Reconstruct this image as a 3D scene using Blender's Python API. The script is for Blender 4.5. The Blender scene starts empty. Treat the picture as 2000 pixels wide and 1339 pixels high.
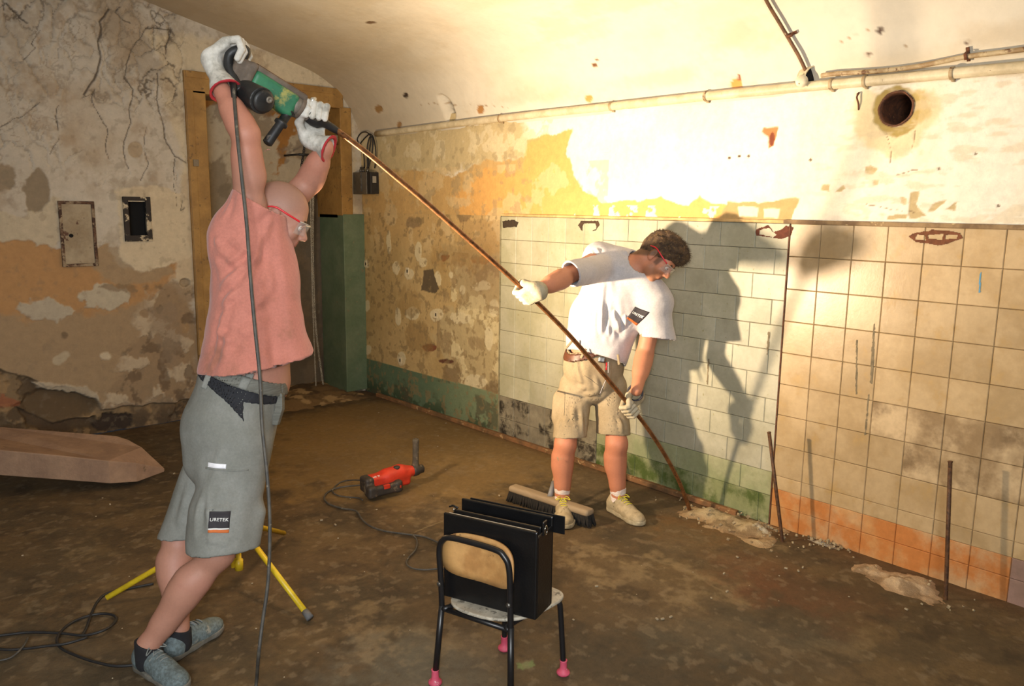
import bpy, math, random
import numpy as np
from mathutils import Vector, Matrix
from mathutils.bvhtree import BVHTree

random.seed(7); RNG = np.random.default_rng(7)
SC = bpy.context.scene
COL = SC.collection

# ------------------------------------------------------------------ camera, world, lights, exposure
# room axes: corner of the two walls at the origin, right wall = plane x=0 (room x<0), end wall = plane y=0 (room y<0), floor z=0
FPX = 1555.0
CAMP = np.array([-3.86547, -6.27571, 1.70])
RM = np.array([[0.74147812, -0.1031745, 0.66299715],
               [-0.67085195, -0.13307326, 0.72955409],
               [0.01295581, -0.98572133, -0.16788572]])   # columns: right, down, forward of the camera in room axes
cam_d = bpy.data.cameras.new('camera'); cam = bpy.data.objects.new('camera', cam_d); COL.objects.link(cam)
cam_d.sensor_width = 36.0; cam_d.lens = 36.0*FPX/2000.0; cam_d.clip_start = 0.02
cam.matrix_world = Matrix(((RM[0, 0], -RM[0, 1], -RM[0, 2], CAMP[0]),
                           (RM[1, 0], -RM[1, 1], -RM[1, 2], CAMP[1]),
                           (RM[2, 0], -RM[2, 1], -RM[2, 2], CAMP[2]),
                           (0, 0, 0, 1)))
SC.camera = cam
SC.view_settings.view_transform = 'Standard'; SC.view_settings.look = 'None'
SC.view_settings.gamma = 1.0; SC.view_settings.use_curve_mapping = False
SC.view_settings.exposure = 0.0
SC.cycles.use_denoising = True
SC.cycles.max_bounces = 8; SC.cycles.diffuse_bounces = 5; SC.cycles.sample_clamp_indirect = 6.0
SC.cycles.caustics_reflective = False; SC.cycles.caustics_refractive = False
w = bpy.data.worlds.new('world'); SC.world = w; w.use_nodes = True
w.node_tree.nodes['Background'].inputs[0].default_value = (0.8, 0.85, 1.0, 1)
w.node_tree.nodes['Background'].inputs[1].default_value = 0.02

def light(name, kind, loc, power, color, radius=0.05, target=None, size=None, blend=1.0):
    l = bpy.data.lights.new(name, kind); o = bpy.data.objects.new(name, l); COL.objects.link(o)
    l.energy = power; l.color = color; l.shadow_soft_size = radius; o.location = loc
    if kind == 'SPOT':
        l.spot_size = size; l.spot_blend = blend
    if target is not None:
        o.rotation_euler = (Vector(target)-Vector(loc)).to_track_quat('-Z', 'Y').to_euler()
    return o
LAMP = np.array([-2.46, -2.96, 1.13])        # halogen work light on the yellow tripod
LDIR = np.array([1.0, -0.17, 0.44]); LDIR /= np.linalg.norm(LDIR)
light('work_lamp_beam', 'SPOT', LAMP+LDIR*0.06, 275, (1.0, 0.76, 0.49), 0.05, LAMP+LDIR, math.radians(165), 0.9)
light('work_lamp_core', 'SPOT', LAMP+LDIR*0.06, 385, (1.0, 0.78, 0.56), 0.05, LAMP+LDIR, math.radians(95), 1.0)
FLASH = CAMP + RM @ np.array([-0.06, -0.03, 0.02])
light('camera_flash', 'SPOT', FLASH, 84, (0.95, 0.97, 1.0), 0.012, CAMP + RM @ np.array([0, 0.05, 3.0]), math.radians(100), 0.8)
fill_l = light('neutral_fill', 'AREA', (-5.0, -7.35, 2.1), 165, (0.88, 0.94, 1.0), 0.5, (-2.2, 0.0, 1.9)); fill_l.data.shape = 'RECTANGLE'; fill_l.data.size = 1.2; fill_l.data.size_y = 1.1  # added soft fill from behind the camera; no opening is built there
light('work_lamp_spill', 'POINT', LAMP+LDIR*0.09, 16, (1.0, 0.66, 0.34), 0.05)

# ------------------------------------------------------------------ helpers: pixels of the measured photograph to room points
def ray(px, py): return RM @ np.array([px-1000.0, py-669.5, FPX])
def PD(px, py, D): return CAMP + ray(px, py)*(D/FPX)
def PZ(px, py, z=0.0): r = ray(px, py); return CAMP + r*((z-CAMP[2])/r[2])
def PX(px, py, x=0.0): r = ray(px, py); return CAMP + r*((x-CAMP[0])/r[0])
def PY(px, py, y=0.0): r = ray(px, py); return CAMP + r*((y-CAMP[1])/r[1])
def CV(r, d, f):
    v = RM @ np.array([r, d, f], float); return v/np.linalg.norm(v)
def unit(v): v = np.asarray(v, float); return v/np.linalg.norm(v)
def proj(p):
    c = RM.T @ (np.asarray(p)-CAMP); return c[0]/c[2]*FPX+1000, c[1]/c[2]*FPX+669.5
def frame_xz(x, z):
    x = unit(x); z = np.asarray(z, float); z = unit(z - x*x.dot(z)); return np.column_stack([x, np.cross(z, x), z])

# ------------------------------------------------------------------ noise
_P = RNG.permutation(4096).astype(np.int32); _H = RNG.random(4096).astype(np.float32)
def _hash(i, j, k): return _H[_P[(_P[(_P[i & 4095]+j) & 4095]+k) & 4095]]
def vnoise(x, y, z):
    xi = np.floor(x).astype(np.int32); yi = np.floor(y).astype(np.int32); zi = np.floor(z).astype(np.int32)
    fx = x-xi; fy = y-yi; fz = z-zi
    fx = fx*fx*(3-2*fx); fy = fy*fy*(3-2*fy); fz = fz*fz*(3-2*fz)
    r = 0
    for a in (0, 1):
        wa = fx if a else 1-fx
        for b in (0, 1):
            wb = fy if b else 1-fy
            for c in (0, 1):
                wc = fz if c else 1-fz
                r = r + wa*wb*wc*_hash(xi+a, yi+b, zi+c)
    return r*2-1
def fbm(x, y, z=0.0, o=4, s=1.0):
    x = np.asarray(x, np.float64)*s; y = np.asarray(y, np.float64)*s; z = np.asarray(z, np.float64)*s + np.zeros_like(x)
    r = 0; a = 0.5
    for i in range(o):
        r = r + a*vnoise(x+17.3*i, y-9.1*i, z+3.7*i); x = x*2.03; y = y*2.03; z = z*2.03; a *= 0.5
    return r
def voro_edge(x, y, s):
    x = x*s; y = y*s; xi = np.floor(x).astype(np.int32); yi = np.floor(y).astype(np.int32)
    f1 = np.full(x.shape, 9.0); f2 = f1.copy()
    for a in (-1, 0, 1):
        for b in (-1, 0, 1):
            cx = xi+a + _hash(xi+a, yi+b, xi*0+5); cy = yi+b + _hash(xi+a, yi+b, xi*0+91)
            d = np.hypot(cx-x, cy-y)
            f2 = np.minimum(f2, np.maximum(f1, d)); f1 = np.minimum(f1, d)
    return (f2-f1)/s
def sst(x, a, b):
    t = np.clip((x-a)/(b-a), 0, 1); return t*t*(3-2*t)

# ------------------------------------------------------------------ materials
def lin(c):
    c = np.array(c, float)/255.0
    return np.where(c <= 0.04045, c/12.92, ((c+0.055)/1.055)**2.4)
def L4(c): return tuple(lin(c))+(1.0,)
def mat(name, c1, c2=None, scale=12.0, rough=0.7, metal=0.0, bump=0.0, bscale=60.0, attr=False, vary=0.12, c3=None, scale3=60.0, soft3=0.06,
        thr3=0.62, coord='Object', rnd=0.0, spec=0.5, sheen=0.0, trans=0.0, ior=1.45, emit=None, stretch=(1, 1, 1)):
    m = bpy.data.materials.new(name); m.use_nodes = True; nt = m.node_tree; N = nt.nodes; K = nt.links
    b = N['Principled BSDF']; b.inputs['Roughness'].default_value = rough; b.inputs['Metallic'].default_value = metal
    b.inputs['Specular IOR Level'].default_value = spec
    if sheen: b.inputs['Sheen Weight'].default_value = sheen
    if trans: b.inputs['Transmission Weight'].default_value = trans; b.inputs['IOR'].default_value = ior
    if emit: b.inputs['Emission Color'].default_value = L4(emit[0]); b.inputs['Emission Strength'].default_value = emit[1]
    if coord == 'World':
        g = N.new('ShaderNodeNewGeometry'); src = g.outputs['Position']
    else:
        g = N.new('ShaderNodeTexCoord'); src = g.outputs['Object']
    mp = N.new('ShaderNodeMapping'); mp.inputs['Scale'].default_value = stretch; K.new(src, mp.inputs['Vector']); src = mp.outputs[0]
    def noise(s, d=5, r=0.6):
        n = N.new('ShaderNodeTexNoise'); n.inputs['Scale'].default_value = s; n.inputs['Detail'].default_value = d
        n.inputs['Roughness'].default_value = r; K.new(src, n.inputs['Vector']); return n.outputs['Fac']
    def ramp(fac, a, c):
        r = N.new('ShaderNodeMapRange'); r.inputs['From Min'].default_value = a; r.inputs['From Max'].default_value = c
        r.interpolation_type = 'SMOOTHSTEP'; K.new(fac, r.inputs['Value']); return r.outputs[0]
    def mix(fac, A, B, mode='MIX'):
        x = N.new('ShaderNodeMix'); x.data_type = 'RGBA'; x.blend_type = mode
        for s_, v in ((x.inputs[0], fac), (x.inputs[6], A), (x.inputs[7], B)):
            if hasattr(v, 'is_output') or isinstance(v, bpy.types.NodeSocket): K.new(v, s_)
            else: s_.default_value = v
        return x.outputs[2]
    if attr:
        a = N.new('ShaderNodeAttribute'); a.attribute_name = 'col'; base = a.outputs['Color']
    else:
        base = L4(c1)
        if c2 is not None: base = mix(ramp(noise(scale), 0.38, 0.62), base, L4(c2))
    if c3 is not None: base = mix(ramp(noise(scale3, 6, 0.65), thr3, thr3+soft3), base, L4(c3))
    if vary:
        f = noise(bscale*0.45, 6, 0.7); lo = 1-vary; hi = 1+vary
        r = N.new('ShaderNodeMapRange'); r.inputs['From Min'].default_value = 0.3; r.inputs['From Max'].default_value = 0.7
        r.inputs['To Min'].default_value = lo; r.inputs['To Max'].default_value = hi; K.new(f, r.inputs['Value'])
        h = N.new('ShaderNodeHueSaturation'); K.new(r.outputs[0], h.inputs['Value'])
        if hasattr(base, 'is_output') or isinstance(base, bpy.types.NodeSocket): K.new(base, h.inputs['Color'])
        else: h.inputs['Color'].default_value = base
        base = h.outputs[0]
    if rnd:
        oi = N.new('ShaderNodeObjectInfo'); r = N.new('ShaderNodeMapRange'); r.inputs['To Min'].default_value = 1-rnd
        r.inputs['To Max'].default_value = 1+rnd*0.6; K.new(oi.outputs['Random'], r.inputs['Value'])
        h = N.new('ShaderNodeHueSaturation'); K.new(r.outputs[0], h.inputs['Value']); K.new(base, h.inputs['Color']); base = h.outputs[0]
    if isinstance(base, bpy.types.NodeSocket): K.new(base, b.inputs['Base Color'])
    else: b.inputs['Base Color'].default_value = base
    if bump:
        bn = N.new('ShaderNodeBump'); bn.inputs['Strength'].default_value = 1.0; bn.inputs['Distance'].default_value = bump
        K.new(noise(bscale, 6, 0.6), bn.inputs['Height']); K.new(bn.outputs[0], b.inputs['Normal'])
    return m

# ------------------------------------------------------------------ object helpers
ORG = {}
def empty(name, loc, label=None, cat=None, group=None):
    o = bpy.data.objects.new(name, None); COL.objects.link(o); o.location = Vector(loc); o.empty_display_size = 0.1
    ORG[o.name] = np.array(loc, float)
    return tag(o, label, cat, group)
def tag(o, label=None, cat=None, group=None, kind=None):
    if label: o['label'] = label
    if cat: o['category'] = cat
    if group: o['group'] = group
    if kind: o['kind'] = kind
    return o
def obj(name, V, F, m, parent=None, origin=None, smooth=True, col=None, bevel=0.0):
    V = np.asarray(V, float)
    if parent is not None: O = ORG[parent.name]
    elif origin is not None: O = np.array(origin, float)
    else: O = np.array([V[:, 0].mean(), V[:, 1].mean(), V[:, 2].min()])
    me = bpy.data.meshes.new(name)
    if isinstance(F, np.ndarray):
        n = F.shape[1]; me.vertices.add(len(V)); me.vertices.foreach_set('co', (V-O).astype(np.float32).ravel())
        me.loops.add(F.size); me.loops.foreach_set('vertex_index', F.astype(np.int32).ravel())
        me.polygons.add(len(F)); me.polygons.foreach_set('loop_start', np.arange(0, F.size, n, dtype=np.int32))
        me.update(calc_edges=True)
    else:
        me.from_pydata([tuple(v) for v in V-O], [], [tuple(f) for f in F]); me.update()
    if col is not None:
        a = me.color_attributes.new('col', 'FLOAT_COLOR', 'POINT')
        c = np.ones((len(V), 4), np.float32); c[:, :3] = col; a.data.foreach_set('color', c.ravel())
    if smooth: me.polygons.foreach_set('use_smooth', np.ones(len(me.polygons), bool))
    me.materials.append(m)
    o = bpy.data.objects.new(name, me); COL.objects.link(o)
    if parent is not None:
        o.parent = parent; ORG[o.name] = O
    else:
        o.location = Vector(O); ORG[o.name] = O
    if bevel:
        b = o.modifiers.new('bevel', 'BEVEL'); b.width = bevel; b.segments = 2; b.limit_method = 'ANGLE'; b.angle_limit = 0.6
    return o

class MB:
    """collects simple solids as vertices and faces of ONE mesh"""
    def __init__(s): s.V = []; s.F = []
    def add(s, V, F):
        n = sum(len(v) for v in s.V); s.V.append(np.asarray(V, float)); s.F += [tuple(int(i)+n for i in f) for f in F]; return s
    def box(s, c, h, R=None):
        R = np.eye(3) if R is None else R; c = np.asarray(c, float); h = np.asarray(h, float)
        P = np.array([[x, y, z] for x in (-1, 1) for y in (-1, 1) for z in (-1, 1)])*h
        return s.add(c + P @ R.T, [(0, 1, 3, 2), (4, 6, 7, 5), (0, 4, 5, 1), (2, 3, 7, 6), (0, 2, 6, 4), (1, 5, 7, 3)])
    def prism(s, pts, off):
        n = len(pts); P = np.asarray(pts, float); return s.add(np.vstack([P, P+np.asarray(off, float)]),
            [tuple(range(n-1, -1, -1)), tuple(range(n, 2*n))]+[(i, (i+1) % n, n+(i+1) % n, n+i) for i in range(n)])
    def rings(s, R, cap=True):
        n = len(R[0]); V = np.vstack(R); F = []
        for k in range(len(R)-1):
            for i in range(n): F.append((k*n+i, k*n+(i+1) % n, (k+1)*n+(i+1) % n, (k+1)*n+i))
        if cap: F.append(tuple(range(n-1, -1, -1))); m = (len(R)-1)*n; F.append(tuple(range(m, m+n)))
        return s.add(V, F)
    def tube(s, P, r, n=10, smooth=0, cap=True):
        P = [np.asarray(p, float) for p in P]
        r = list(r) if hasattr(r, '__len__') else [r]*len(P)
        if smooth: P, r = catmull(P, r, smooth)
        T = [unit(P[min(i+1, len(P)-1)]-P[max(i-1, 0)]) for i in range(len(P))]
        u = unit(np.cross(T[0], [0.13, 0.21, 0.97] if abs(T[0][2]) < 0.9 else [1, 0.1, 0])); Rg = []
        for p, t, q in zip(P, T, r):
            u = unit(u - t*t.dot(u)); v = np.cross(t, u); a = np.linspace(0, 2*math.pi, n, endpoint=False)
            Rg.append(p + q*(np.cos(a)[:, None]*u + np.sin(a)[:, None]*v))
        return s.rings(Rg, cap)
    def lathe(s, c, ax, prof, n=20):
        ax = unit(ax); u = unit(np.cross(ax, [0.3, 0.9, 0.1] if abs(ax[1]) < 0.9 else [1, 0, 0])); v = np.cross(ax, u)
        a = np.linspace(0, 2*math.pi, n, endpoint=False); c = np.asarray(c, float)
        return s.rings([c + ax*h + max(q, 1e-4)*(np.cos(a)[:, None]*u+np.sin(a)[:, None]*v) for q, h in prof])
    def obj(s, name, m, parent=None, **k): return obj(name, np.vstack(s.V), s.F, m, parent, **k)
def catmull(P, r, sub=6):
    P = np.array(P, float); r = np.array(r, float); n = len(P); oP = []; orr = []
    for i in range(n-1):
        a = P[max(i-1, 0)]; b = P[i]; c = P[i+1]; d = P[min(i+2, n-1)]
        for k in range(sub):
            t = k/sub
            oP.append(0.5*((2*b)+(c-a)*t+(2*a-5*b+4*c-d)*t*t+(3*b-a-3*c+d)*t**3)); orr.append(r[i]*(1-t)+r[i+1]*t)
    oP.append(P[-1]); orr.append(r[-1]); return oP, orr

# ------------------------------------------------------------------ signed distance field modelling (surface nets)
class Field:
    def __init__(s, lo, hi, h):
        s.lo = np.asarray(lo, float); s.h = h; n = np.ceil((np.asarray(hi, float)-s.lo)/h).astype(int)+1
        s.n = n; s.D = np.full(tuple(n), 0.12, np.float32)
        s.ax = [(s.lo[i]+np.arange(n[i])*h).astype(np.float32) for i in range(3)]
    def win(s, lo, hi):
        a = np.clip(np.floor((lo-s.lo)/s.h).astype(int), 0, s.n); b = np.clip(np.ceil((hi-s.lo)/s.h).astype(int)+1, 0, s.n)
        sl = tuple(slice(a[i], b[i]) for i in range(3))
        return sl, s.ax[0][sl[0]][:, None, None], s.ax[1][sl[1]][None, :, None], s.ax[2][sl[2]][None, None, :]
    def comb(s, sl, d, k, op):
        D = s.D[sl]
        if D.size == 0: return
        if op == 's': d = -d
        if op == 'u':
            h = np.maximum(k-np.abs(D-d), 0)/max(k, 1e-6); s.D[sl] = np.minimum(D, d)-h*h*k*0.25
        else:
            h = np.maximum(k-np.abs(D-d), 0)/max(k, 1e-6); s.D[sl] = np.maximum(D, d)+h*h*k*0.25
    def cone(s, a, b, ra, rb, k=0.02, side=None, rho=1.0, rho2=None, caps=(), op='u'):
        a = np.asarray(a, float); b = np.asarray(b, float); rho2 = rho if rho2 is None else rho2
        m = max(ra, rb)*max(rho, rho2, 1)+k+0.04
        sl, X, Y, Z = s.win(np.minimum(a, b)-m, np.maximum(a, b)+m); ab = b-a; L2 = ab.dot(ab)+1e-12
        x = X-a[0]; y = Y-a[1]; z = Z-a[2]
        t = np.clip((x*ab[0]+y*ab[1]+z*ab[2])/L2, 0, 1)
        x = x-ab[0]*t; y = y-ab[1]*t; z = z-ab[2]*t
        if side is not None:
            q = unit(side); c = x*q[0]+y*q[1]+z*q[2]; c = c*(1/(rho+(rho2-rho)*t)-1); x = x+q[0]*c; y = y+q[1]*c; z = z+q[2]*c
        d = np.sqrt(x*x+y*y+z*z)-(ra+(rb-ra)*t)
        for p, n in caps:
            n = unit(n); d = np.maximum(d, (X-p[0])*n[0]+(Y-p[1])*n[1]+(Z-p[2])*n[2])
        s.comb(sl, d.astype(np.float32), k, op)
    def chain(s, P, r, k=0.02, **kw):
        rh = kw.pop('rhos', None)
        for i in range(len(P)-1):
            if rh is not None: kw['rho'] = rh[i]; kw['rho2'] = rh[i+1]
            s.cone(P[i], P[i+1], r[i], r[i+1], k, **kw)
    def ell(s, c, r, R=None, k=0.02, op='u', caps=()):
        c = np.asarray(c, float); R = np.eye(3) if R is None else R; r = np.asarray(r, float); m = max(r)+k+0.03
        sl, X, Y, Z = s.win(c-m, c+m); x = X-c[0]; y = Y-c[1]; z = Z-c[2]
        l = [x*R[0, i]+y*R[1, i]+z*R[2, i] for i in range(3)]
        k0 = np.sqrt(sum((l[i]/r[i])**2 for i in range(3))); k1 = np.sqrt(sum((l[i]/r[i]**2)**2 for i in range(3)))+1e-9
        d = k0*(k0-1)/k1
        for p, n in caps:
            n = unit(n); d = np.maximum(d, (X-p[0])*n[0]+(Y-p[1])*n[1]+(Z-p[2])*n[2])
        s.comb(sl, d.astype(np.float32), k, op)
    def box(s, c, hh, R=None, r=0.01, k=0.01, op='u'):
        c = np.asarray(c, float); R = np.eye(3) if R is None else R; m = np.linalg.norm(hh)+k+0.03
        sl, X, Y, Z = s.win(c-m, c+m); x = X-c[0]; y = Y-c[1]; z = Z-c[2]
        q = [np.abs(x*R[0, i]+y*R[1, i]+z*R[2, i])-(hh[i]-r) for i in range(3)]
        d = np.sqrt(sum(np.maximum(v, 0)**2 for v in q))+np.minimum(np.maximum(np.maximum(q[0], q[1]), q[2]), 0)-r
        s.comb(sl, d.astype(np.float32), k, op)
    def plane(s, p, n, keep_below=True):
        n = unit(n); X, Y, Z = s.ax[0][:, None, None], s.ax[1][None, :, None], s.ax[2][None, None, :]
        s.D = np.maximum(s.D, (X-p[0])*n[0]+(Y-p[1])*n[1]+(Z-p[2])*n[2]).astype(np.float32)
    def grid(s): return np.meshgrid(*s.ax, indexing='ij')
    def mesh(s):
        D = s.D; D[0] = D[-1] = 0.1; D[:, 0] = D[:, -1] = 0.1; D[:, :, 0] = D[:, :, -1] = 0.1
        I = D < 0; nx, ny, nz = D.shape
        c = np.zeros((nx-1, ny-1, nz-1), np.uint8)
        for a in (0, 1):
            for b in (0, 1):
                for d in (0, 1): c += I[a:nx-1+a, b:ny-1+b, d:nz-1+d]
        act = np.argwhere((c > 0) & (c < 8)); n = len(act)
        idx = np.full(c.shape, -1, np.int32); idx[act[:, 0], act[:, 1], act[:, 2]] = np.arange(n)
        cs = [(a, b, d) for a in (0, 1) for b in (0, 1) for d in (0, 1)]
        val = {q: D[act[:, 0]+q[0], act[:, 1]+q[1], act[:, 2]+q[2]].astype(np.float64) for q in cs}
        acc = np.zeros((n, 3)); cnt = np.zeros(n)
        for q in cs:
            for ax in range(3):
                if q[ax] == 0:
                    r = list(q); r[ax] = 1; r = tuple(r); va = val[q]; vb = val[r]; m = (va < 0) != (vb < 0)
                    t = np.where(m, va/np.where(m, va-vb, 1), 0); p = np.tile(np.array(q, float), (n, 1)); p[:, ax] = t
                    acc += p*m[:, None]; cnt += m
        V = s.lo + (act + acc/cnt[:, None])*s.h; Fs = []
        for ax in range(3):
            o = [a for a in range(3) if a != ax]
            A = I[tuple(slice(0, -1) if a == ax else slice(None) for a in range(3))]
            B = I[tuple(slice(1, None) if a == ax else slice(None) for a in range(3))]
            e = np.argwhere(A != B); fl = A[e[:, 0], e[:, 1], e[:, 2]]
            ok = (e[:, o[0]] > 0) & (e[:, o[1]] > 0) & (e[:, o[0]] < D.shape[o[0]]-1) & (e[:, o[1]] < D.shape[o[1]]-1); e = e[ok]; fl = fl[ok]
            q = []
            for d0, d1 in ((-1, -1), (0, -1), (0, 0), (-1, 0)):
                g = e.copy(); g[:, o[0]] += d0; g[:, o[1]] += d1; q.append(idx[g[:, 0], g[:, 1], g[:, 2]])
            q = np.stack(q, 1)
            if ax == 1: fl = ~fl
            q[~fl] = q[~fl][:, ::-1]; Fs.append(q)
        return V, np.vstack(Fs)
def vnormals(V, F):
    n = np.cross(V[F[:, 2]]-V[F[:, 0]], V[F[:, 3]]-V[F[:, 1]]); N = np.zeros_like(V)
    for i in range(4): np.add.at(N, F[:, i], n)
    return N/(np.linalg.norm(N, axis=1)[:, None]+1e-12)
def relax(V, F, it=1, w=0.5):
    for _ in range(it):
        S = np.zeros_like(V); c = np.zeros(len(V))
        for i in range(4):
            a = F[:, i]; b = F[:, (i+1) % 4]
            np.add.at(S, a, V[b]); np.add.at(c, a, 1); np.add.at(S, b, V[a]); np.add.at(c, b, 1)
        V = V*(1-w)+w*S/c[:, None]
    return V
def segdist(V, a, b):
    a = np.asarray(a); b = np.asarray(b); ab = b-a; t = np.clip((V-a)@ab/(ab@ab), 0, 1)
    return np.linalg.norm(V-a-t[:, None]*ab, axis=1), t
def folds(V, F, L, noise=0.003, ns=14.0, st=(1, 1, 1), sgn=None):
    N = vnormals(V, F)
    if sgn is not None: N = N*sgn(V)[:, None]
    d = np.zeros(len(V))
    for a, b, amp, wd in L:
        q, t = segdist(V, a, b); d += amp*(np.exp(-(q/wd)**2)-.55*np.exp(-((q-1.9*wd)/wd)**2))*(0.35+0.65*np.sin(math.pi*np.clip(t, 0.02, 0.98)))
    if noise: d += noise*fbm(V[:, 0]*st[0], V[:, 1]*st[1], V[:, 2]*st[2], 3, ns)
    return V+N*d[:, None]
def text_mesh(txt, size, M, m, parent, name='lettering', depth=0.0006, bvh=None, off=0.004, shear=0.0, spacing=1.0):
    c = bpy.data.curves.new(name, 'FONT'); c.body = txt; c.size = size; c.extrude = depth; c.align_x = 'CENTER'; c.align_y = 'CENTER'
    c.shear = shear; c.space_character = spacing; c.resolution_u = 3
    c.offset = size*0.006
    t = bpy.data.objects.new(name, c); COL.objects.link(t); bpy.context.view_layer.update()
    me = bpy.data.meshes.new_from_object(t.evaluated_get(bpy.context.evaluated_depsgraph_get()))
    bpy.data.objects.remove(t); V = np.array([v.co for v in me.vertices]); F = [tuple(p.vertices) for p in me.polygons]
    W = V @ M[:3, :3].T + M[:3, 3]
    if bvh is not None:
        n = M[:3, 2]
        for i in range(len(W)):
            h = bvh.ray_cast(Vector(W[i]+n*0.08), Vector(-n), 0.3)
            if h[0] is not None: W[i] = np.array(h[0])+n*(off+V[i][2])
    return obj(name, W, F, m, parent, smooth=False)
def sheet(M, w, h, bvh, off, nu=14, nv=14, thick=0.0015, shape=None):
    """a thin patch laid on a curved surface: frame M (columns right, up, out, origin)"""
    r, u, n, o = M[:3, 0], M[:3, 1], M[:3, 2], M[:3, 3]; top = []; 
    for j in range(nv+1):
        for i in range(nu+1):
            a = (i/nu-0.5)*w; b = (j/nv-0.5)*h
            if shape: a, b = shape(a, b)
            p = o+r*a+u*b; hit = bvh.ray_cast(Vector(p+n*0.08), Vector(-n), 0.3) if bvh is not None else (None,)
            if hit[0] is not None: p = np.array(hit[0])
            top.append(p+n*off)
    top = np.array(top); q = (nu+1)*(nv+1); V = np.vstack([top, top-n*thick]); F = []
    for j in range(nv):
        for i in range(nu):
            a = j*(nu+1)+i; F.append((a, a+1, a+nu+2, a+nu+1)); F.append((q+a, q+a+nu+1, q+a+nu+2, q+a+1))
    ed = [i for i in range(nu+1)]+[(j+1)*(nu+1)+nu for j in range(nv)]+[nv*(nu+1)+nu-1-i for i in range(nu)]+[(nv-1-j)*(nu+1) for j in range(nv-1)]
    for i in range(len(ed)): a = ed[i]; b = ed[(i+1) % len(ed)]; F.append((a, q+a, q+b, b))
    return V, F
def M4(r, u, n, o): M = np.eye(4); M[:3, 0] = r; M[:3, 1] = u; M[:3, 2] = n; M[:3, 3] = o; return M
def bvh_of(V, F): return BVHTree.FromPolygons([tuple(v) for v in V], [tuple(int(i) for i in f) for f in F])
# ================================================================== THE ROOM
PROF = [(0, 2.28), (-.012, 2.345), (-.065, 2.44), (-.113, 2.53), (-.196, 2.635), (-.316, 2.725), (-.5, 2.81), (-.945, 2.93), (-1.346, 3.03), (-1.8, 3.13),
        (-2.4, 3.235), (-3.0, 3.275), (-3.6, 3.235), (-4.3, 3.08), (-4.9, 2.9), (-5.5, 2.68), (-5.9, 2.5), (-6.0, 2.28)]
_c, _ = catmull([np.array([a, b, 0.]) for a, b in PROF], [0]*len(PROF), 8); VC = np.array(_c)[:, :2]
YB = -7.6; XL = -6.0
def ceil_z(x): return np.interp(-np.asarray(x), -VC[:, 0], VC[:, 1])
def PV(px, py):
    r = ray(px, py); r = r/np.linalg.norm(r)
    for t in np.arange(1.0, 12, 0.005):
        p = CAMP+r*t
        if p[0] > 0 or p[2] > ceil_z(p[0]): return CAMP+r*(t-0.005)
    return p

M_attr = mat('painted_plaster', (200, 190, 160), attr=True, vary=0.10, bump=0.004, bscale=45, rough=0.88, coord='World')
M_ceil = mat('limewashed_vault', (200, 190, 160), attr=True, vary=0.05, bump=0.003, bscale=22, rough=0.9, coord='World')
M_floor = mat('dirty_concrete', (90, 75, 50), attr=True, vary=0.16, bump=0.003, bscale=70, rough=0.72, coord='World', spec=0.35)

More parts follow.
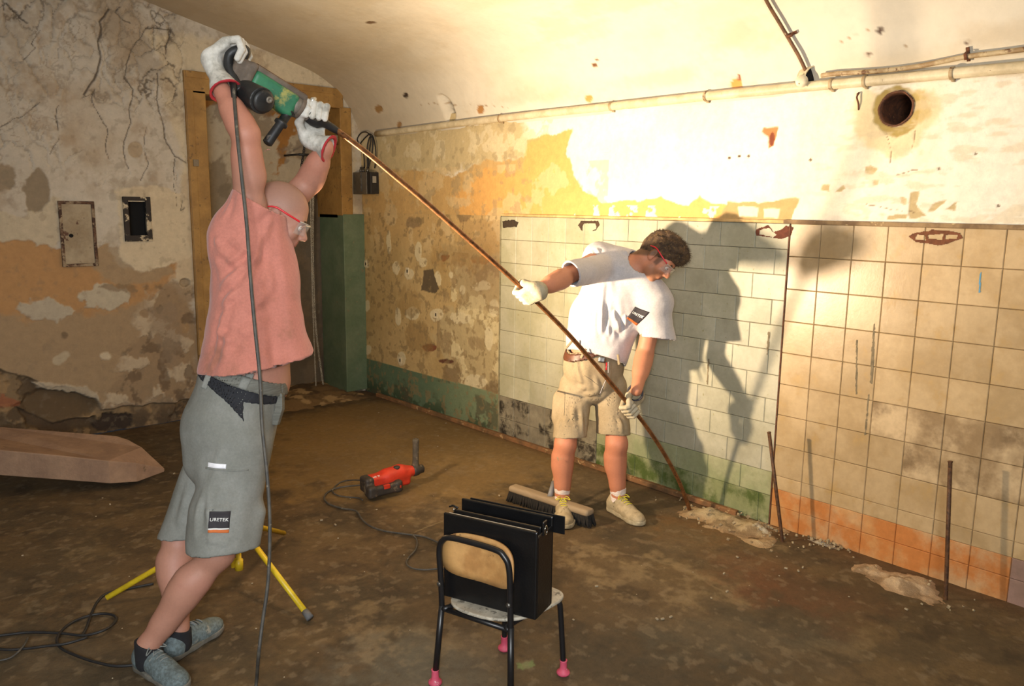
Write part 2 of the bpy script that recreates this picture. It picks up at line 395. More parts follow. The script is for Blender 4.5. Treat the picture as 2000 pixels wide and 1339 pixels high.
class Paint:
    def __init__(s, u, v, base, proj_):
        s.u = u.ravel().astype(float); s.v = v.ravel().astype(float); s.C = np.tile(lin(base), (s.u.size, 1)); s.h = np.zeros(s.u.size); s.pr = proj_
        s.n1 = fbm(s.u, s.v, 3.3, 5, 7.0); s.n2 = fbm(s.u, s.v, 8.1, 5, 7.0); s.nf = fbm(s.u, s.v, 1.7, 3, 60.0); s.m1 = fbm(s.u, s.v, 31.7, 4, 26.0); s.m2 = fbm(s.u, s.v, 47.7, 4, 26.0)
    def sd(s, pts, warp=0.03):
        P = np.array([s.pr(*p) for p in pts]); x = s.u+s.n1*warp*2+s.m1*warp*1.1+s.nf*warp*0.2; y = s.v+s.n2*warp*2+s.m2*warp*1.1+s.nf*warp*0.2
        m = (x > P[:, 0].min()-.3) & (x < P[:, 0].max()+.3) & (y > P[:, 1].min()-.3) & (y < P[:, 1].max()+.3)
        out = np.full(s.u.size, 1.0); x = x[m]; y = y[m]; d = np.full(x.size, 9.0); ins = np.zeros(x.size, bool)
        for i in range(len(P)):
            a = P[i]; b = P[(i+1) % len(P)]; e = b-a; t = np.clip(((x-a[0])*e[0]+(y-a[1])*e[1])/(e@e+1e-12), 0, 1)
            d = np.minimum(d, np.hypot(x-a[0]-e[0]*t, y-a[1]-e[1]*t))
            c = (a[1] > y) != (b[1] > y); ins ^= c & (x < (b[0]-a[0])*(y-a[1])/(b[1]-a[1]+1e-12)+a[0])
        out[m] = np.where(ins, -d, d); return out
    def put(s, m, c, h=None, a=1.0):
        m = np.clip(m, 0, 1)*a; s.C = s.C*(1-m[:, None])+lin(c)*m[:, None]
        if h is not None: s.h = s.h*(1-m)+h*m
    def poly(s, pts, c, h=None, warp=0.03, soft=0.008, a=1.0):
        m = sst(-s.sd(pts, warp), -soft, soft); s.put(m, c, h, a); return m
    def blob(s, px, py, rx, ry, c, h=None, warp=0.03, soft=0.008, a=1.0):
        return s.poly([(px+rx*math.cos(t), py+ry*math.sin(t)) for t in np.linspace(0, 6.283, 13)[:-1]], c, h, warp, soft, a)
    def mott(s, m, c, f=9.0, thr=0.1, soft=0.05, z=0.0, h=None, a=1.0, sx=1, sy=1):
        s.put(m*sst(fbm(s.u*sx, s.v*sy, z, 5, f)+s.m1*.22+s.nf*.12, thr, thr+soft), c, h, a)
    def crack(s, pts, w=0.003, c=(78, 66, 52), depth=0.004, wob=0.012, a=0.85):
        P = np.array([s.pr(*p) for p in pts]); x = s.u+s.n1*wob*2+s.nf*0.004; y = s.v+s.n2*wob*2+s.nf*0.004; d = np.full(s.u.size, 9.0)
        for i in range(len(P)-1):
            e = P[i+1]-P[i]; t = np.clip(((x-P[i][0])*e[0]+(y-P[i][1])*e[1])/(e@e+1e-12), 0, 1)
            d = np.minimum(d, np.hypot(x-P[i][0]-e[0]*t, y-P[i][1]-e[1]*t))
        m = sst(-d, -w*1.6, -w*0.4); s.put(m, c, None, a); s.h -= m*depth

def gridmesh(name, us, vs, pos, P, m, keep=None, parent=None, flip=False, origin=(0, 0, 0)):
    nu, nv = len(us), len(vs); V = pos(P)
    i, j = np.meshgrid(np.arange(nu-1), np.arange(nv-1), indexing='ij'); a = (i*nv+j).ravel()
    F = np.stack([a, a+nv, a+nv+1, a+1], 1)
    if flip: F = F[:, ::-1]
    if keep is not None:
        k = keep[F].all(1); F = F[k]; u = np.unique(F); mp = np.full(len(V), -1); mp[u] = np.arange(len(u)); V = V[u]; F = mp[F]; col = P.C[u]
    else: col = P.C
    return obj(name, V, np.ascontiguousarray(F), m, parent, origin=origin, col=col)

# ---------------- end wall with the doorway recess (plane y=0)
us = np.concatenate([np.arange(XL, -3.3, 0.06), np.arange(-3.3, 0.0001, 0.0062)]); us[-1] = 0.0
vs = np.concatenate([np.arange(0, 3.30, 0.0062)]); U, Vv = np.meshgrid(us, vs, indexing='ij')
pw = lambda x, y: PY(x, y)[[0, 2]]
P = Paint(U, Vv, (188, 180, 164), pw)
big = fbm(P.u, P.v, 0.4, 5, 1.6)
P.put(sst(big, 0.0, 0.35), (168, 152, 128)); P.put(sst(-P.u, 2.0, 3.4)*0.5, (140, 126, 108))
P.poly([(290, 60), (420, 75), (640, 140), (690, 240), (700, 420), (365, 420), (340, 250)], (196, 182, 152), 0.002, 0.03, 0.03, 0.8)
P.mott(np.ones(P.u.size), (150, 136, 114), 5.0, 0.10, 0.25, 2.2, a=0.5)
topm = sst(P.v, 1.55, 1.9)
P.poly([(-300, 440), (0, 470), (60, 462), (100, 478), (150, 500), (205, 480), (235, 520), (270, 528), (320, 505), (350, 500), (352, 545), (300, 575), (240, 610), (150, 640), (60, 650), (-300, 650)], (166, 128, 84), -0.004, 0.025, 0.012)
P.poly([(-300, 600), (60, 625), (240, 600), (330, 560), (380, 600), (385, 780), (-300, 780)], (150, 128, 98), -0.003, 0.04, 0.03)
P.poly([(200, 480), (330, 500), (345, 540), (250, 560), (200, 545), (185, 510)], (150, 132, 104), -0.003, 0.03, 0.02, 0.8)
P.poly([(355, 340), (372, 330), (386, 560), (360, 590), (345, 530), (350, 430)], (186, 170, 142), 0.003, 0.015, 0.01)
P.poly([(230, 370), (300, 360), (365, 380), (372, 500), (330, 520), (270, 530), (232, 500)], (196, 182, 154), 0.003, 0.02, 0.01)
P.poly([(-50, 400), (70, 430), (110, 480), (60, 470), (30, 468), (-50, 480)], (178, 166, 142), 0.003, 0.02)
P.poly([(60, 400), (120, 385), (118, 470), (70, 480), (45, 450)], (180, 168, 144), 0.004, 0.025)
P.blob(72, 372, 28, 44, (134, 120, 98), -0.004, 0.02); P.blob(5, 345, 28, 28, (134, 120, 98), -0.004, 0.02)
P.blob(95, 605, 58, 22, (168, 158, 138), 0.002, 0.03); P.blob(205, 578, 48, 24, (174, 164, 142), 0.003, 0.035); P.blob(232, 562, 40, 8, (120, 100, 74), None, 0.03, a=0.7)
P.blob(350, 640, 20, 14, (176, 132, 66), 0.0, 0.01); P.blob(205, 695, 12, 8, (186, 172, 146), 0.002, 0.01); P.blob(120, 700, 18, 12, (170, 156, 130), None, 0.02)
P.blob(362, 552, 10, 9, (96, 76, 52), -0.03, 0.006, 0.004); P.blob(352, 548, 22, 14, (196, 180, 150), 0.003, 0.01, a=0.4)
P.blob(265, 292, 15, 16, (168, 152, 126), -0.006, 0.004, 0.003); P.blob(125, 655, 8, 6, (90, 74, 54), None, 0.01, a=0.7)
lowr = P.poly([(240, 700), (300, 560), (385, 560), (400, 860), (200, 860), (195, 780)], (140, 118, 90), -0.004, 0.05, 0.04, 0.8)
P.mott(lowr, (178, 162, 136), 8, 0.02, 0.16, 5.0, 0.004, 0.85); P.mott(lowr, (92, 74, 54), 10, 0.14, 0.14, 9.0, -0.006, 0.7)
P.poly([(290, 590), (345, 600), (360, 680), (340, 720), (300, 650)], (134, 116, 94), -0.003, 0.04, 0.03, 0.6)
base = P.poly([(-400, 700), (0, 722), (60, 740), (90, 758), (150, 755), (180, 762), (200, 800), (260, 790), (330, 790), (400, 775), (400, 900), (-400, 980)], (122, 102, 74), -0.03, 0.015, 0.008)
P.mott(base, (80, 64, 44), 6, 0.0, 0.2, 4.0, -0.045, 0.9); P.mott(base, (150, 122, 84), 14, 0.12, 0.1, 6.0, None, 0.6)
P.blob(115, 792, 78, 32, (92, 74, 50), -0.07, 0.02, 0.02); P.poly([(30, 800), (60, 835), (120, 850), (200, 835), (190, 815), (110, 826)], (70, 54, 36), -0.085, 0.015, 0.01, 0.9)
P.poly([(190, 830), (215, 800), (262, 812), (258, 838), (200, 850)], (48, 36, 26), -0.05, 0.03, 0.01); P.blob(10, 790, 18, 14, (150, 80, 50), None, 0.04, a=0.6)
P.poly([(60, 748), (150, 752), (188, 764), (192, 778), (150, 770), (70, 760)], (176, 164, 142), 0.006, 0.02, 0.008, 0.8)
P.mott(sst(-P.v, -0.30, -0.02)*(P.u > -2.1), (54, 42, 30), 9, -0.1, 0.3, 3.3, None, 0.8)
for pts, wd in (([(212, 20), (196, 40), (200, 65), (190, 80), (193, 110), (188, 140), (180, 160), (165, 185)], .009), ([(235, 15), (225, 25), (245, 45), (258, 50)], .004),
                ([(290, 50), (270, 80), (252, 105), (245, 150), (258, 175), (252, 210), (255, 240), (240, 280), (252, 330)], .004), ([(285, 55), (300, 52), (335, 58), (330, 75), (322, 105)], .005),
                ([(305, 145), (312, 165), (308, 190), (315, 230), (322, 250), (320, 270), (340, 305), (360, 318)], .005), ([(185, 175), (182, 200), (190, 225), (205, 250), (205, 290), (215, 310)], .003),
                ([(288, 250), (282, 285), (290, 320), (278, 350)], .003), ([(160, 190), (185, 185)], .003), ([(75, 60), (60, 85), (68, 95), (45, 120)], .003), ([(10, 10), (50, 45)], .006),
                ([(80, 200), (60, 215), (0, 250)], .003), ([(115, 205), (110, 270), (95, 300)], .003), ([(356, 390), (352, 410), (362, 402)], .003), ([(340, 310), (340, 360), (345, 400)], .002)): P.crack(pts, wd*0.8, (66, 54, 42), 0.008, 0.016)
cm = sst(P.v, 1.72, 2.0)*sst(-P.u, 1.45, 1.62)*sst(fbm(P.u, P.v, 12.0, 3, 2.2), -0.45, -0.1)
ex = voro_edge(P.u*1.25+P.n1*.16+P.m1*.03, P.v*0.85+P.n2*.16+P.m2*.03, 6.5); wv_ = 0.45+0.55*sst(fbm(P.u, P.v, 77.0, 3, 3.0), -0.15, 0.25); k = cm*sst(-ex, -0.0125, -0.003)*wv_; P.put(k, (84, 72, 58), None, 0.85); P.h -= k*0.006
P.h += cm*sst(ex, 0, 0.06)*0.010; ex2 = voro_edge(P.u*1.2+P.n2*.1+9, P.v+P.n1*.1, 15); k = cm*sst(-ex2, -0.005, -0.001)*sst(P.n1, 0.0, 0.25); P.put(k, (112, 98, 80), None, 0.5)
P.mott(topm, (156, 136, 110), 9, 0.1, 0.35, 7.0, None, 0.45)
P.mott(np.ones(P.u.size), (120, 106, 86), 22, 0.22, 0.2, 7.9, None, 0.3)
P.h += 0.010*fbm(P.u, P.v, 5.5, 3, 3.0)*sst(-P.v, -1.6, 0.2) + 0.004*fbm(P.u, P.v, 2.5, 3, 4.0)
keep = (P.v < ceil_z(P.u)+0.05) & ~((P.u > -1.385) & (P.u < -0.215) & (P.v < 2.52))
keep &= ~((P.u > -1.99) & (P.u < -1.845) & (P.v > 1.455) & (P.v < 1.70))
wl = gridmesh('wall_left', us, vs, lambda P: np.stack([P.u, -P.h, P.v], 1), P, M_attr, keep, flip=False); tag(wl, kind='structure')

# recess behind the doorway
us2 = np.arange(-1.60, 0.11, 0.012); vs2 = np.arange(-0.02, 2.70, 0.012); U, Vv = np.meshgrid(us2, vs2, indexing='ij')
RY = 0.42
P = Paint(U, Vv, (176, 164, 140), lambda x, y: PY(x, y, RY)[[0, 2]])
P.poly([(390, 120), (640, 120), (660, 250), (600, 230), (560, 290), (540, 340), (545, 230), (470, 215), (440, 205), (400, 205)], (158, 112, 56), None, 0.05, 0.01)
P.poly([(595, 160), (660, 160), (680, 520), (640, 560), (600, 460), (612, 330), (640, 300)], (74, 56, 38), None, 0.05, 0.03)  # shade on the right of the recess, painted in as dark brown
P.poly([(600, 300), (640, 420), (640, 760), (560, 780), (560, 480)], (104, 94, 80), None, 0.05, 0.04)
P.mott(np.ones(P.u.size), (120, 104, 84), 6, 0.12, 0.1, 3.0, None, 0.6)
P.poly([(395, 330), (440, 300), (460, 420), (400, 420)], (110, 96, 74), None, 0.06, 0.02, 0.7)
P.h += 0.012*fbm(P.u, P.v, 5.5, 4, 3.0)
wb = gridmesh('wall_back', us2, vs2, lambda P: np.stack([P.u, RY-P.h, P.v], 1), P, M_attr, None, flip=False); tag(wb, kind='structure')

M_ochre = mat('old_ochre_paint', (158, 122, 66), (140, 106, 56), 5, 0.6, bump=0.001, c3=(110, 84, 50), scale3=22, thr3=0.6, coord='World')
M_green = mat('green_dado_paint', (90, 110, 86), (104, 120, 96), 4, 0.55, bump=0.0008, c3=(120, 116, 92), scale3=14, thr3=0.64, coord='World')
M_pale = mat('pale_old_plaster', (182, 168, 138), (160, 146, 118), 5, 0.85, bump=0.002, coord='World')
M_dim = mat('grey_reveal_plaster', (128, 116, 96), (100, 88, 70), 3, 0.85, bump=0.003, coord='World')
door = empty('door_1', (-0.8, 0, 0)); tag(door, kind='structure')
MB().box((-1.455, 0.02, 1.27), (0.078, 0.045, 1.27)).box((-1.50, -0.02, 1.27), (0.028, 0.012, 1.27)).obj('left_jamb', M_ochre, door, bevel=0.004, smooth=False)
mb = MB(); mb.box((-0.86, 0.02, 2.60), (0.675, 0.045, 0.08)); mb.box((-0.9, -0.018, 2.655), (0.62, 0.012, 0.025)); mb.obj('lintel', M_ochre, door, bevel=0.004, smooth=False)
MB().box((-0.165, 0.02, 2.07), (0.055, 0.045, 0.46)).obj('right_jamb', M_ochre, door, bevel=0.004, smooth=False)
MB().box((-0.183, 0.245, 2.06), (0.03, 0.18, 0.47)).obj('reveal', M_ochre, door, smooth=False)
MB().box((-0.105, 0.18, 0.82), (0.108, 0.21, 0.80)).obj('pilaster', M_green, door, bevel=0.004, smooth=False)
MB().box((-1.46, 0.24, 1.27), (0.04, 0.20, 1.29)).box((-0.8, 0.24, 2.57), (0.66, 0.2, 0.04)).obj('inner_reveal', M_dim, door, smooth=False)
for (px, py) in ((383, 318), (655, 270)):
    p = PY(px, py, -0.04); MB().box(p, (0.02, 0.006, 0.025)).obj('hinge_plate', M_dim, door, smooth=False, bevel=0.002)
# threshold rubble in the doorway
us3 = np.arange(-1.5, 0.0, 0.02); vs3 = np.arange(-0.40, 0.44, 0.02); U, Vv = np.meshgrid(us3, vs3, indexing='ij')
P = Paint(U, Vv, (120, 96, 64), lambda x, y: PZ(x, y)[:2]); P.mott(np.ones(P.u.size), (84, 66, 44), 6, 0, 0.2); P.mott(np.ones(P.u.size), (170, 144, 104), 9, 0.15, 0.1, 4)
P.h = -0.012+0.075*sst(P.v, -0.36, 0.12)*(0.75+0.5*fbm(P.u, P.v, 1, 3, 4))*sst(P.u, -1.5, -1.1)*sst(-P.u, 0.01, 0.2)+0.012*fbm(P.u, P.v, 2, 4, 20)
g = gridmesh('threshold_rubble', us3, vs3, lambda P: np.stack([P.u, P.v, P.h], 1), P, M_attr); tag(g, 'low spread of crumbled plaster and dirt in the doorway sill', 'rubble', kind='stuff')

# ---------------- right wall: plaster parts (plane x=0), tiles added below
M_right = M_attr
def right_part(u0, u1, v0, v1, base, painter, name, du=0.0062, parent=None, keepf=None):
    us = np.arange(u0, u1+1e-6, du); vs = np.arange(v0, v1+1e-6, du); vs[-1] = v1; us[-1] = u1; U, Vv = np.meshgrid(us, vs, indexing='ij')
    P = Paint(U, Vv, base, lambda x, y: PX(x, y)[[1, 2]]); painter(P); k = keepf(P) if keepf else None
    return gridmesh(name, us, vs, lambda P: np.stack([-P.h, P.u, P.v], 1), P, M_right, k, parent, flip=True)
HOLE = PX(1750, 212)
def paint_upper(P):
    A = np.ones(P.u.size)
    P.put(sst(fbm(P.u, P.v, 1.2, 4, 2), 0, .3), (220, 210, 186), None, 0.7)
    P.poly([(640, 200), (1000, 200), (1035, 250), (1045, 300), (1000, 320), (900, 330), (640, 420)], (188, 170, 128), None, 0.04, 0.04)
    P.mott((P.u > -2.4)*1.0, (206, 192, 156), 7, 0.08, 0.06, 4.4, 0.001, 0.7)
    P.poly([(1030, 270), (1070, 262), (1112, 250), (1108, 300), (1122, 335), (1140, 380), (1120, 440), (690, 440), (690, 380), (760, 330), (850, 335), (880, 345), (950, 312), (1000, 315), (1032, 300)], (190, 156, 100), -0.003, 0.018, 0.006)
    P.poly([(1034, 275), (1070, 262), (1112, 250), (1108, 300), (1122, 335), (1140, 380), (1120, 450), (900, 450), (880, 380), (950, 330), (1020, 330)], (208, 160, 92), -0.003, 0.03, 0.02)
    P.mott((P.u > -2.9)*(P.v < 2.0)*1.0, (204, 180, 134), 8, 0.05, 0.12, 31, None, 0.6)
    P.poly([(1060, 385), (1140, 372), (1180, 395), (1290, 385), (1340, 400), (1365, 380), (1390, 402), (1440, 400), (1450, 445), (1060, 445)], (208, 164, 96), -0.003, 0.012, 0.004)
    P.mott(((P.u > -3.9) & (P.v < 1.72) & (P.u < -2.6))*1.0, (226, 216, 186), 16, 0.12, 0.03, 8.0, 0.001)
    P.poly([(1420, 395), (1560, 385), (1545, 432), (1400, 440)], (178, 150, 100), -0.003, 0.012, 0.004)
    P.poly([(1442, 402), (1480, 403), (1478, 422), (1445, 422)], (214, 204, 180), 0.001, 0.006, 0.004); P.poly([(1490, 405), (1522, 406), (1520, 425), (1492, 424)], (226, 214, 180), 0.001, 0.006, 0.004)
    gp = (176, 158, 118)
    for q in ([(1690, 322), (1700, 318), (1716, 330), (1706, 338), (1692, 338)], [(1608, 360), (1622, 360), (1622, 372), (1606, 370)], [(1634, 376), (1650, 360), (1655, 366), (1645, 374)],
              [(1778, 375), (1795, 372), (1790, 400), (1808, 420), (1776, 428), (1774, 400)], [(1758, 385), (1770, 388), (1768, 402), (1760, 400)], [(1822, 396), (1848, 392), (1845, 398), (1825, 412), (1812, 412)],
              [(1850, 408), (1868, 392), (1866, 412)], [(1735, 420), (1775, 418), (1770, 428), (1732, 428)], [(1705, 350), (1716, 352), (1713, 360), (1705, 360)]): P.poly(q, gp, -0.003, 0.008, 0.003)
    P.poly([(1690, 178), (1830, 172), (1828, 230), (1800, 290), (1750, 310), (1710, 290), (1672, 270), (1665, 215)], (206, 186, 138), None, 0.03, 0.02, 0.7)
    P.blob(1752, 215, 48, 52, (156, 136, 78), -0.004, 0.012, 0.006); P.blob(1788, 205, 30, 34, (176, 154, 96), None, 0.02, 0.01, 0.7)
    d = np.hypot(P.u-HOLE[1], P.v-HOLE[2]); P.put(sst(-d, -0.086, -0.080), (104, 66, 46), -0.004)
    P.poly([(1490, 250), (1518, 248), (1515, 262), (1512, 285), (1502, 290), (1500, 268), (1488, 258)], (176, 120, 72), -0.004, 0.006, 0.003); P.blob(1507, 272, 5, 14, (120, 60, 36), None, 0.004, 0.003)
    for q in ([(1750, 340), (1770, 335), (1790, 330)], [(1730, 260), (1740, 295), (1735, 330)], [(1690, 400), (1740, 410), (1800, 415)], [(1790, 255), (1782, 300)]): P.crack(q, .0016, (120, 100, 76))
    for q in ((1583, 312), (1833, 329), (1424, 308), (1443, 305), (1462, 305), (1905, 300), (1950, 402)): P.blob(q[0], q[1], 3, 3, (90, 70, 50), -0.003, 0.002, 0.002)
    P.mott(A*sst(-P.u, 4.0, 4.6), (196, 180, 148), 22, 0.12, 0.25, 2.0, None, 0.5, sx=0.35, sy=1.5)
    P.mott(A*(P.u > -2.2), (150, 134, 100), 16, 0.22, 0.05, 6.0, None, 0.5)
    P.h += 0.006*fbm(P.u, P.v, 2.5, 4, 4.0)
def paint_low(P):
    A = np.ones(P.u.size)
    P.put(sst(fbm(P.u, P.v, 1.2, 4, 2.5), -.1, .3), (168, 142, 92), None, 0.8)
    P.put(sst(P.v+0.1*P.n1, 1.25, 1.55), (188, 156, 102), None, 0.9); P.mott(sst(P.v, 1.2, 1.5), (204, 180, 134), 8, 0.05, 0.12, 31, None, 0.6)
    P.poly([(870, 470), (975, 500), (975, 770), (880, 760), (850, 640), (900, 590)], (176, 160, 120), None, 0.06, 0.03, 0.7)
    P.mott((P.u < -1.1)*(P.v < 1.35)*1.0, (140, 118, 82), 9, 0.05, 0.2, 3.0, -0.003, 0.7); P.mott((P.u < -1.3)*(P.v < 1.1)*1.0, (204, 188, 144), 9, 0.16, 0.03, 12.0, 0.002, 0.8)
    wh = (204, 190, 152)
    for a in ((759, 475, 5, 25), (817, 490, 7, 20), (775, 523, 8, 13), (799, 535, 9, 11), (856, 545, 8, 15), (883, 537, 4, 6), (805, 612, 14, 14), (853, 614, 14, 13), (778, 618, 6, 18), (903, 565, 5, 10), (862, 500, 6, 8), (716, 515, 6, 9), (717, 597, 6, 10), (719, 683, 6, 9), (783, 700, 9, 14), (930, 745, 22, 16),
              (826, 510, 8, 10), (965, 600, 9, 20), (940, 560, 18, 10), (955, 660, 8, 24), (900, 620, 20, 12), (780, 367, 9, 7), (900, 355, 14, 8)): P.blob(*a, wh, 0.003, 0.012, 0.004, 0.85)
    P.poly([(826, 528), (846, 525), (858, 566), (850, 574), (822, 568)], (92, 78, 56), -0.006, 0.012, 0.004); P.blob(808, 432, 14, 12, (134, 112, 80), -0.002, 0.02, 0.006, .8); P.blob(905, 420, 16, 18, (136, 112, 76), -0.003, 0.02, 0.006, .8)
    P.blob(870, 503, 12, 7, (118, 66, 44), -0.005, 0.02, 0.005); P.blob(940, 508, 20, 9, (136, 90, 54), -0.005, 0.02, 0.005, .8); P.blob(952, 520, 8, 12, (92, 66, 44), -0.005, 0.02, .8); P.blob(838, 677, 15, 8, (120, 72, 46), -0.004, 0.012, 0.006)
    P.blob(870, 706, 16, 5, (92, 56, 38), -0.006, 0.012, 0.006); P.blob(820, 660, 26, 30, (136, 108, 62), None, 0.05, 0.03, .6); P.blob(880, 735, 22, 18, (112, 90, 60), -0.004, 0.04, 0.01, .7); P.blob(962, 760, 10, 22, (110, 90, 60), -0.003, 0.03, 0.01, .8)
    P.blob(900, 500, 60, 30, (150, 118, 66), None, 0.06, 0.04, .5); P.blob(800, 590, 20, 30, (150, 122, 72), None, 0.05, 0.03, .6)
    g = sst(-(P.v+P.n1*0.006), -0.312, -0.306); P.put(g, (84, 104, 78), 0.001)
    P.put(g*sst(-P.u, 0.8, 1.7)*0.8, (120, 132, 98)); P.mott(g*sst(-P.v, -0.22, -0.02), (46, 62, 36), 7, -0.12, 0.12, 3, None, 0.85); P.mott(g, (74, 66, 46), 6, 0.12, 0.15, 9, None, 0.7)
    P.mott(A, (128, 108, 72), 24, 0.22, 0.05, 6.0, None, 0.6)
    for q in ([(717, 500), (722, 530)], [(905, 430), (903, 450)], [(960, 300), (955, 380)]): P.crack(q, .0016)
    P.h += 0.006*fbm(P.u, P.v, 2.5, 4, 4.0)
wr = right_part(-5.75, 0.0, 1.638, 2.40, (222, 216, 200), paint_upper, 'wall_right', keepf=lambda P: np.hypot(P.u-HOLE[1], P.v-HOLE[2]) > 0.074)
tag(wr, kind='structure')
wl2 = right_part(-1.884, 0.0, 0.0, 1.638, (180, 154, 104), paint_low, 'lower_plaster', parent=wr)
M_grout = mat('tile_bed', (112, 92, 62), (96, 74, 50), 12, 0.9, bump=0.001, coord='World')
MB().box((0.03, -3.9, 0.82), (0.02, 2.0, 0.82)).box((0.03, -6.6, 1.2), (0.02, 1.0, 1.2)).obj('tile_bed', M_grout, wr, smooth=False)
M_black = mat('dark_hole', (14, 11, 9), rough=0.9, vary=0); M_rust = mat('rust', (104, 62, 36), (72, 44, 28), 30, 0.8, bump=0.0006, c3=(150, 96, 56), scale3=60)
rg = MB(); a = np.linspace(0, 2*math.pi, 40, endpoint=False)
def ringx(x, r, j=0.0): return np.stack([np.full(40, x), HOLE[1]+(r+j*np.sin(a*7+1)+j*np.cos(a*4))*np.cos(a), HOLE[2]+(r+j*np.sin(a*7+1))*np.sin(a)], 1)
rg.rings([ringx(-0.003, 0.080, .002), ringx(-0.008, 0.073, .001), ringx(0.02, 0.070), ringx(0.35, 0.070)], cap=False); rg.obj('vent_sleeve', M_rust, wr)
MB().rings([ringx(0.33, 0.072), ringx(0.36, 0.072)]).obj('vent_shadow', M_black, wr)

# ---------------- tiles, one object each
M_tA = mat('cream_tile', (184, 180, 154), (170, 166, 136), 3.5, 0.42, bump=0.0004, rnd=0.10, c3=(150, 138, 92), scale3=26, thr3=0.60, soft3=.15, coord='World', vary=0.07)
M_tB = mat('cream_block_tile', (178, 175, 154), (162, 159, 136), 3.0, 0.5, bump=0.0005, rnd=0.12, c3=(144, 140, 100), scale3=40, thr3=0.63, coord='World', vary=0.09)
M_tC = mat('tan_tile', (184, 160, 122), (170, 145, 106), 4.5, 0.35, bump=0.0004, rnd=0.10, c3=(176, 146, 96), scale3=9, thr3=0.54, soft3=.2, coord='World', vary=0.08)
M_tCd = mat('stained_tan_tile', (196, 172, 134), (140, 116, 82), 3.2, 0.5, bump=0.0004, rnd=0.06, c3=(120, 98, 68), scale3=5, thr3=0.46, soft3=.25, coord='World', vary=0.1)
M_tO = mat('orange_painted_tile', (188, 140, 88), (188, 152, 110), 3, 0.5, bump=0.0005, rnd=0.06, c3=(182, 116, 60), scale3=4, thr3=0.42, soft3=.2, coord='World')
M_tP = mat('mauve_painted_tile', (150, 122, 112), (132, 108, 96), 5, 0.5, bump=0.0005, rnd=0.06, coord='World')
M_tG = mat('pale_green_tile', (158, 158, 124), (140, 146, 108), 4, 0.6, bump=0.0008, rnd=0.06, c3=(112, 124, 76), scale3=5, thr3=0.52, soft3=.25, coord='World')
M_tM = mat('mossy_green_tile', (146, 148, 112), (128, 134, 92), 5, 0.6, bump=0.0008, rnd=0.06, c3=(72, 88, 36), scale3=6, thr3=0.44, soft3=.2, coord='World')
M_tK = mat('scuffed_black_tile', (142, 134, 112), (120, 112, 94), 5, 0.6, bump=0.0008, rnd=0.08, c3=(48, 42, 34), scale3=5.5, thr3=0.50, soft3=.12, coord='World')
_tm = {}
def tile_mesh(w, h, mt):
    k = (round(w, 4), round(h, 4), mt.name)
    if k not in _tm:
        e = 0.0030; t = 0.008; P8 = [(0, -w/2, -h/2), (0, w/2, -h/2), (0, w/2, h/2), (0, -w/2, h/2), (-t, -w/2+e, -h/2+e), (-t, w/2-e, -h/2+e), (-t, w/2-e, h/2-e), (-t, -w/2+e, h/2-e),
                                     (-t+.003, -w/2, -h/2), (-t+.003, w/2, -h/2), (-t+.003, w/2, h/2), (-t+.003, -w/2, h/2)]
        F = [(4, 7, 6, 5), (8, 4, 5, 9), (9, 5, 6, 10), (10, 6, 7, 11), (11, 7, 4, 8), (0, 8, 9, 1), (1, 9, 10, 2), (2, 10, 11, 3), (3, 11, 8, 0)]
        me = bpy.data.meshes.new('tile'); me.from_pydata(P8, [], F); me.update(); me.materials.append(mt); _tm[k] = me
    return _tm[k]
def tile(y, z, w, h, mt):
    o = bpy.data.objects.new('tile', tile_mesh(w, h, mt)); COL.objects.link(o); o.parent = wr
    o.location = (0.0085+RNG.uniform(-.0006, .0006), y, z); o.rotation_euler = (RNG.uniform(-.003, .003), RNG.uniform(-.005, .005), RNG.uniform(-.005, .005))
g = 0.0018
for r in range(10):
    z1 = 1.636-0.1667*r; z0 = max(z1-0.1667, -0.02)
    for c in range(6):
        y0 = -1.886-0.1637*c; tile(y0-0.0818, (z0+z1)/2, 0.1637-g, z1-z0-g, M_tK if r >= 8 and z0 < 0.18 else M_tA)
for r in range(12):
    z1 = 1.636-0.1345*r; z0 = z1-0.1345 if r < 11 else -0.02; y = -2.870; first = True; k = 0
    ws = [0.22, 0.221, 0.219, 0.222, 0.218]; y -= 0
    while y > -4.148:
        wd = (0.108 if r % 2 else 0.205) if first else ws[k % 5]; first = False; k += 1
        if y-wd < -4.148+0.05: wd = y+4.150
        tile(y-wd/2, (z0+z1)/2, wd-g, z1-z0-g, M_tM if r == 11 else M_tG if r == 10 else M_tB); y -= wd
for r in range(10):
    z1 = 1.636-0.1695*r; z0 = z1-0.1695 if r < 9 else -0.02
    for c in range(9):
        y0 = -4.1555-0.1662*c; zz = (z0+z1)/2; yc = y0-.083
        sp = z1 < 0.20
        if r == 8: # upper half tan, the painted strip starts lower
            zs = 0.205; tile(yc, (zs+z1)/2, 0.1662-g, z1-zs-g*0.4, M_tC); tile(yc, (z0+zs)/2, 0.1662-g, zs-z0-g*0.4, M_tO if c < 7 else M_tP); continue
        m_ = (M_tO if c < 7 else M_tP) if sp else (M_tCd if (r in (5, 6) and c >= 4) or (r == 5 and c == 3) else M_tC)
        tile(yc, zz, 0.1662-g, z1-z0-g, m_)
